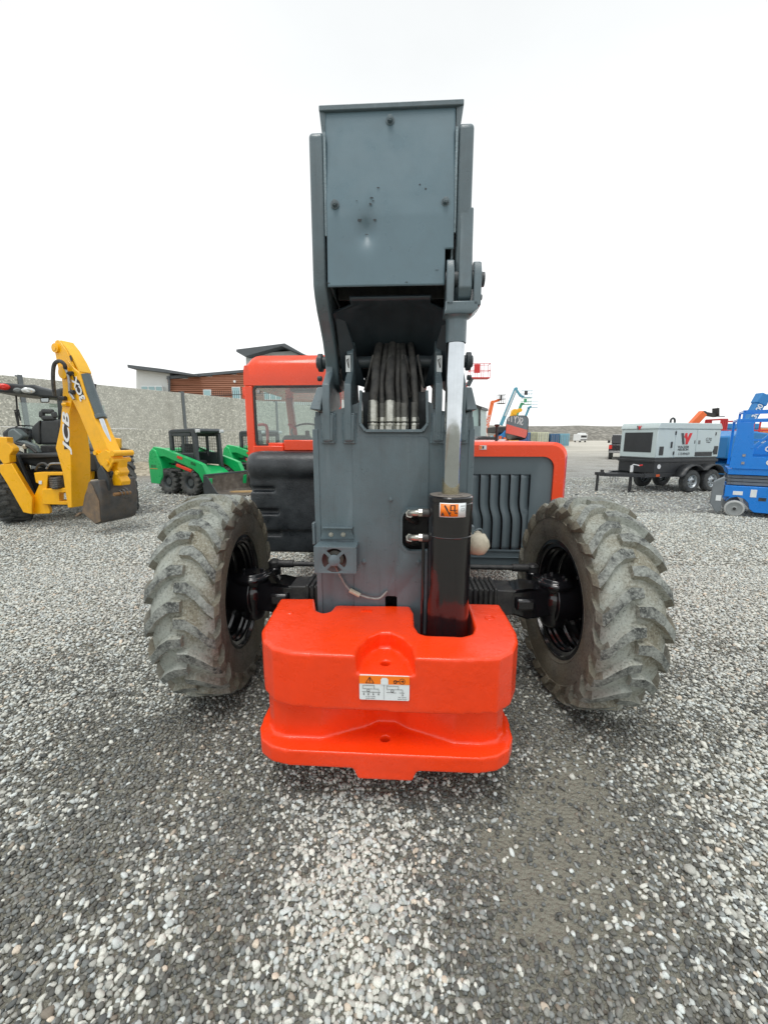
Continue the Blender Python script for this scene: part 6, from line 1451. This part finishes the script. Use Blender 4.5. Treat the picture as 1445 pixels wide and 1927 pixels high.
block('armrest', [(130, 985), (180, 980), (290, 1020), (320, 1080), (285, 1085), (265, 1045)], 7.9, .15, paint('console_grey', (.12, .15, .155), .55), bev=.02)
block('dashboard', [(10, 920), (60, 880), (120, 870), (250, 890), (270, 960), (110, 1000), (30, 960)], 8.7, .4, CABK, bev=.05)
b = MB(); p = WL(52, 807, 8.7); b.lathe([(.19, -.012), (.205, 0), (.19, .012), (.18, 0)], p, (.1, -.35, .9), 32, closed=True); b.cyl(p, p + Vector((0, .1, -.4)), .03); b.build('steering_wheel', BLKM, BH)
for pts, r in (([(120, 1000), (240, 1030), (300, 1080)], .03), ([(205, 1040), (210, 1100)], .02)): b = MB(); b.tube([WL(x / 4.282, 600 + y / 4.282, 7.9) for x, y in pts], r, 8); b.build('lever', BLKM, BH)
b = MB(); b.lathe([(0, -.05), (.04, -.03), (.045, .02), (.02, .05), (0, .055)], WL(48, 841, 7.9), (0, 0, 1), 12); b.build('lever_knob', CREAM, BH)
# roof and posts
roof = block('roof', [(-160, 490), (0, 512), (120, 520), (200, 530), (270, 528), (330, 552), (420, 575), (505, 550), (508, 585), (500, 640), (330, 628), (200, 605), (0, 590), (-160, 570)], 8.35, 1.5, CABK, bev=.04, seg=3)
block('rear_post', [(460, 640), (490, 640), (495, 760), (480, 1000), (455, 1000), (470, 780)], 8.4, .08, CABK)
block('rear_post', [(-140, 570), (-110, 570), (-115, 1000), (-145, 1000)], 8.0, .08, CABK)
b = MB(); b.prism([(0, 0), (.001, 0), (0, .001)], 'y', 0, .001) if False else None
def lamp(cx_, cy_, rx_, ry_, mat, nm):
    b = MB(); c = WL(cx_ / 4.282, 600 + cy_ / 4.282, 8.28); s_ = 8.4 / 770 / 4.282
    fw = BI.to_3x3() @ Vector((.55, -.83, 0)); rt = BI.to_3x3() @ Vector((.83, .55, 0))
    ring = lambda f, d: [c + rt * (rx_ * s_ * f * math.cos(t)) + Vector((0, 0, ry_ * s_ * f * math.sin(t))) + fw * d for t in [k * 2 * math.pi / 20 for k in range(20)]]
    A_, B_, C_ = ring(1, 0), ring(.95, .05), ring(.5, .075); b.loft(A_, B_); b.loft(B_, C_); return b.build(nm, mat, roof)
lamp(35, 548, 38, 24, TL, 'tail_lamp'); lamp(8, 545, 18, 22, paint('amber', (.7, .10, .01), .4), 'indicator'); lamp(232, 578, 42, 22, paint('lamp_lens', (.62, .66, .66), .1, .3), 'work_lamp'); lamp(150, 578, 28, 20, paint('lamp_lens_dim', (.16, .18, .18), .2), 'work_lamp')
b = MB(); P4 = [WL(x / 4.282, 600 + y / 4.282, 8.5) for x, y in ((322, 635), (402, 632), (400, 675), (330, 675))]; b.loft(P4, [p + Vector((0, .05, 0)) for p in P4]); b.build('rear_mirror', BLKM, roof, bevel=.02)
b = MB(); P4 = [WL(x / 4.282, 600 + y / 4.282, 8.49) for x, y in ((332, 642), (394, 640), (392, 668), (338, 668))]; b.loft(P4, [p + Vector((0, .005, 0)) for p in P4]); b.build('mirror_glass', paint('mirror_dim', (.35, .38, .38), .1, .9), roof)
for pts in (([(133, 620), (145, 780), (155, 860)],), ([(120, 738), (150, 732), (170, 820)],), ([(125, 745), (150, 860)],)): b = MB(); b.tube([WL(x / 4.282, 600 + y / 4.282, 9.3) for x, y in pts[0]], .018, 6); b.build('wiper', BLKM, BH)
# front pane, hood, loader arms beyond
b = MB(); b.bb(-.75, .75, .85, .86, 1.3, 2.4); b.build('windscreen', GLS, BH)
b = MB(); b.prism([(.9, .8), (2.5, .8), (2.5, 1.35), (.9, 1.5)], 'x', -.4, .4); b.build('bonnet', YEL, BH, bevel=.05)
for s in (-1, 1):
    b = MB(); b.cyl((s * .62 - .14, 2.15, .5), (s * .62 + .14, 2.15, .5), .5, n=28); w_ = b.build('front_wheel', T_DARK, BH, bevel=.04)
    b = MB(); b.cyl((s * .75, 2.15, .5), (s * .79, 2.15, .5), .28, n=20); b.build('rim', WHT, w_)
me2 = t0.data.copy(); me2.materials.clear(); [me2.materials.append(T_DARK) for _ in range(3)]
for s in (-1, 1):
    b = MB(); b.cyl((-.12, 0, 0), (.12, 0, 0), .36, n=30); w_ = b.build('rear_wheel', YEL, BH); w_.location = (s * .93, 0, .72)
    t = bpy.data.objects.new('tyre', me2); COL.objects.link(t); t.parent = w_; t.scale = (1.12, 1.115, 1.115)
b = MB(); b.cyl(WL(177, 722, 9.6), WL(177, 760, 9.6), .05, n=10); b.build('exhaust_stack', BLKM, BH)

# ------------------------------------------------------------------ green skid steers
GRN = paint('skid_green', (.004, .44, .12), .34, var=.07, vs=3, coat=.15); SKB = paint('skid_black', (.045, .055, .06), .5, var=.2, vs=6); SKM = paint('mesh_wire', (.05, .055, .055), .5)
SKS = paint('worn_bucket_face', (.20, .175, .15), .5, .3, var=.35, vs=5, dirt=(.09, .075, .06), damt=.5, ds=6, bump=.3, bs=20)
def skid_tyre():
    b = MB(); R0, w_ = .355, .15
    b.mi = 0; b.lathe([(.19, -w_ * .8), (.25, -w_), (.32, -w_), (.345, -w_ * .8), (.348, 0), (.345, w_ * .8), (.32, w_), (.25, w_), (.19, w_ * .8)], (0, 0, 0), (1, 0, 0), 40)
    for s in (-1, 1):
        for k in range(15):
            a0 = 2 * math.pi * (k + .5 * (s > 0)) / 15; st = [(.0, 0), (.55, -.12), (1.0, -.16), (1.04, -.16)]; rows = []
            for (u, dt) in st:
                r1 = .386 if u < 1.02 else .30; r0 = .33 if u < 1.02 else .28
                rows.append([(s * u * w_, rr_ * math.sin(a0 + dt + q), -rr_ * math.cos(a0 + dt + q)) for rr_, q in ((r0, -.11), (r1, -.075), (r1, .075), (r0, .11))])
            for i in range(3):
                o = len(b.v); b.v += rows[i] + rows[i + 1]
                for q in range(3): b.f.append((o + q, o + q + 1, o + 5 + q, o + 4 + q)); b.m.append(0)
            for rw in (rows[0], rows[-1]): o = len(b.v); b.v += rw; b.f.append((o, o + 1, o + 2, o + 3)); b.m.append(0)
    return b
def make_skid(label, loc, rz):
    t = thing('skid_steer_loader', label, 'skid steer', loc, rz, 'green skid steers by the wall')
    b = MB(); b.prism([(-1.0, .28), (.70, .24), (.74, .62), (.45, .80), (-.6, .86), (-1.0, .9)], 'x', -.46, .46); b.build('body', GRN, t, bevel=.02)
    b = MB(); b.prism([(-1.22, .30), (-.80, .28), (-.62, .60), (-.72, .95), (-.86, 1.28), (-1.02, 1.36), (-1.16, 1.25), (-1.24, .95)], 'x', -.78, .78); tw = b.build('rear_tower', GRN, t, bevel=.03)
    b = MB(); b.bb(-.55, .55, -1.262, -1.235, .45, 1.15); b.build('tailgate', SKB, tw, bevel=.01)
    b = MB(); b.bb(-.5, .5, -.95, -.45, .9, 1.28); b.build('engine_cover', GRN, t, bevel=.03)
    for s in (-1, 1):
        x0, x1 = (.60, .74) if s > 0 else (-.74, -.60)
        b = MB(); b.prism([(-1.1, 1.28), (-1.0, 1.40), (-.55, 1.34), (.80, .98), (.98, .92), (1.18, .52), (1.14, .26), (1.02, .26), (.80, .64), (.55, .80), (-.55, 1.12), (-.85, 1.10)], 'x', x0, x1); la = b.build('lift_arm', GRN, t, bevel=.012)
        b = MB(); xx = .745 if s > 0 else -.745; b.bar((xx, -.05, .88), (xx, .55, .72), .06, .08); b.build('cylinder_guard', paint('guard_red', (.72, .05, .02), .45), la, bevel=.01)
        b = MB(); b.bar((xx, .0, 1.12), (xx, .20, 1.07), .012, .07); b.build('red_stripe', paint('guard_red', (.72, .05, .02), .45), la)
        b = MB(); b.cyl((xx - .03 * s, -.75, .70), (xx - .03 * s, .1, .72), .045, n=12); b.cyl((xx - .01 * s, .0, .66), (xx - .01 * s, .55, .66), .035, n=12); b.build('lift_cylinder', BLKM, la)
        if s > 0:
            text('S510', .10, (.747, .62, .93), (0, 1, -.28), (0, .28, 1), DECK, la, ext=.001, bold=.02)
            text('S510', .11, (.782, -1.02, .82), (0, 1, 0), (0, 0, 1), DECK, tw, ext=.001, bold=.02)
            b = MB(); b.bb(.781, .783, -1.18, -.85, .74, .755); b.build('orange_stripe', ORG, tw)
    # cab of bent tube
    b = MB()
    for s in (-1, 1):
        x = .44 * s
        b.prism([(-.62, .85), (-.50, .85), (-.50, 1.86), (-.62, 1.82)], 'x', x - .05, x + .05)
        b.prism([(.40, .62), (.54, .62), (.50, .95), (.46, 1.86), (.28, 1.86), (.34, 1.74), (.38, 1.0)], 'x', x - .055, x + .055)
        b.prism([(-.13, 1.0), (-.03, 1.0), (-.03, 1.86), (-.13, 1.86)], 'x', x - .03, x + .03)
        b.bb(x - .04, x + .04, -.4995, .335, .85, 1.22); b.bb(x - .04, x + .04, -.4995, .275, 1.70, 1.80)
        b.bb(x - .045, x + .045, .5, .66, .42, .62) 
    b.bb(-.395, .395, .42, .60, .40, .52)
    b.build('cab_frame', SKB, t, bevel=.02)
    b = MB(); b.prism([(-.62, 1.78), (.46, 1.80), (.54, 1.86), (.44, 1.93), (-.50, 1.90), (-.62, 1.86)], 'x', -.49, .49); rf = b.build('roof', SKB, t, bevel=.03, seg=3)
    for s in (-1, 1): b = MB(); b.loft([Vector((s * .36, .545, 1.80)), Vector((s * .52, .545, 1.80)), Vector((s * .52, .545, 1.90)), Vector((s * .36, .545, 1.90))], [Vector((s * .38, .58, 1.82)), Vector((s * .50, .58, 1.82)), Vector((s * .50, .58, 1.88)), Vector((s * .38, .58, 1.88))]); b.build('work_lamp', paint('lamp_lens', (.62, .66, .66), .1, .3), rf)
    b = MB()
    for s in (-1, 1):
        for k in range(10): y = -.48 + k * .088; b.bar((s * .44, y, 1.12), (s * .44, y, 1.84), .007)
        for k in range(9): z = 1.15 + k * .08; b.bar((s * .44, -.5, z), (s * .44, .36, z), .007)
    for k in range(10): x = -.4 + k * .088; b.bar((x, -.56, 1.12), (x, -.56, 1.84), .007)
    for k in range(9): z = 1.15 + k * .08; b.bar((-.4, -.56, z), (.4, -.56, z), .007)
    b.build('side_mesh', SKM, t)
    b = MB(); b.bb(-.25, .25, -.40, .10, .84, .98); b.bb(-.23, .23, -.48, -.38, .98, 1.48); b.build('seat', SEAT, t, bevel=.05, seg=3)
    b = MB()
    for s in (-1, 1): b.tube(bezier([(s * .30, -.4, 1.4), (s * .30, 0, 1.25), (s * .28, .12, 1.1)], 4), .02, 8)
    b.build('seat_bar', BLKM, t)
    # bucket
    b = MB(); prof = [(1.16, .62), (1.10, .35), (1.12, .10), (1.22, .04), (1.95, .03), (1.95, .045), (1.24, .06), (1.15, .14), (1.13, .35), (1.19, .62)]
    b.prism(prof, 'x', -.86, .86); bk_ = b.build('bucket', SKS, t, bevel=.004)
    for s in (-1, 1): b = MB(); xa = .86 if s > 0 else -.885; b.prism([(1.14, .62), (1.10, .35), (1.12, .08), (1.22, .03), (1.95, .03), (1.60, .18), (1.28, .60)], 'x', xa, xa + .025); b.build('bucket_side', SKB, bk_, bevel=.003)
    b = MB(); b.bb(-.86, .86, 1.12, 1.22, .62, .66); b.build('bucket_edge', SKB, bk_, bevel=.005)
    b = MB(); b.bb(-.5, .5, .78, 1.08, .16, .46); b.build('quick_coupler', GRN, t, bevel=.02)
    for s in (-1, 1): b = MB(); b.cyl((s * .3, .62, .60), (s * .32, 1.06, .42), .04, n=12); b.build('tilt_cylinder', BLKM, t)
    for i, (x, y) in enumerate(((.62, -.50), (.62, .42), (-.62, -.50), (-.62, .42))):
        s = 1 if x > 0 else -1
        b = MB(); b.lathe([(.20, .12 * s), (.185, .11 * s), (.175, .03 * s), (.12, .05 * s), (.10, .09 * s), (0, .09 * s), (0, -.1 * s), (.19, -.1 * s)], (0, 0, 0), (1, 0, 0), 26); r = b.build('rim', paint('rim_slate', (.08, .095, .10), .5), t); r.location = (x, y, .386)
        ty = skid_tyre().build('tyre', T_DARK, r, ang=30); ty.rotation_euler = (.1 * i, 0, 0)
    return t
G1 = onz(362, 933); fw = Vector((.90, -.42, 0)).normalized(); rz = math.atan2(fw.y, fw.x) - math.pi / 2
rt = Vector((fw.y, -fw.x, 0)); O1 = Vector((G1.x, G1.y, 0)) - rt * .70 - fw * .42
SK1 = make_skid('green skid steer loader with its low wide bucket forward, standing clear beside the backhoe', O1, rz)
SK2 = copy_tree(SK1); O2 = O1 + Vector((1.05, 3.0, 0)); SK2.location = O2; SK2.rotation_euler = (0, 0, rz - .05)
SK2['label'] = 'second green skid steer loader, partly hidden behind the red cab and black tank'
# timber under the bucket edge
p = onz(430, 931); b = MB(); b.bar((p.x - .5, p.y + .05, .05), (p.x + 1.4, p.y + .3, .05), .14, .09); o_ = b.build('timber_plank', paint('pale_timber', (.50, .34, .16), .7, var=.2, vs=8), None, bevel=.008)
tag(o_, 'pale timber plank lying in front of the green loader bucket', 'plank')
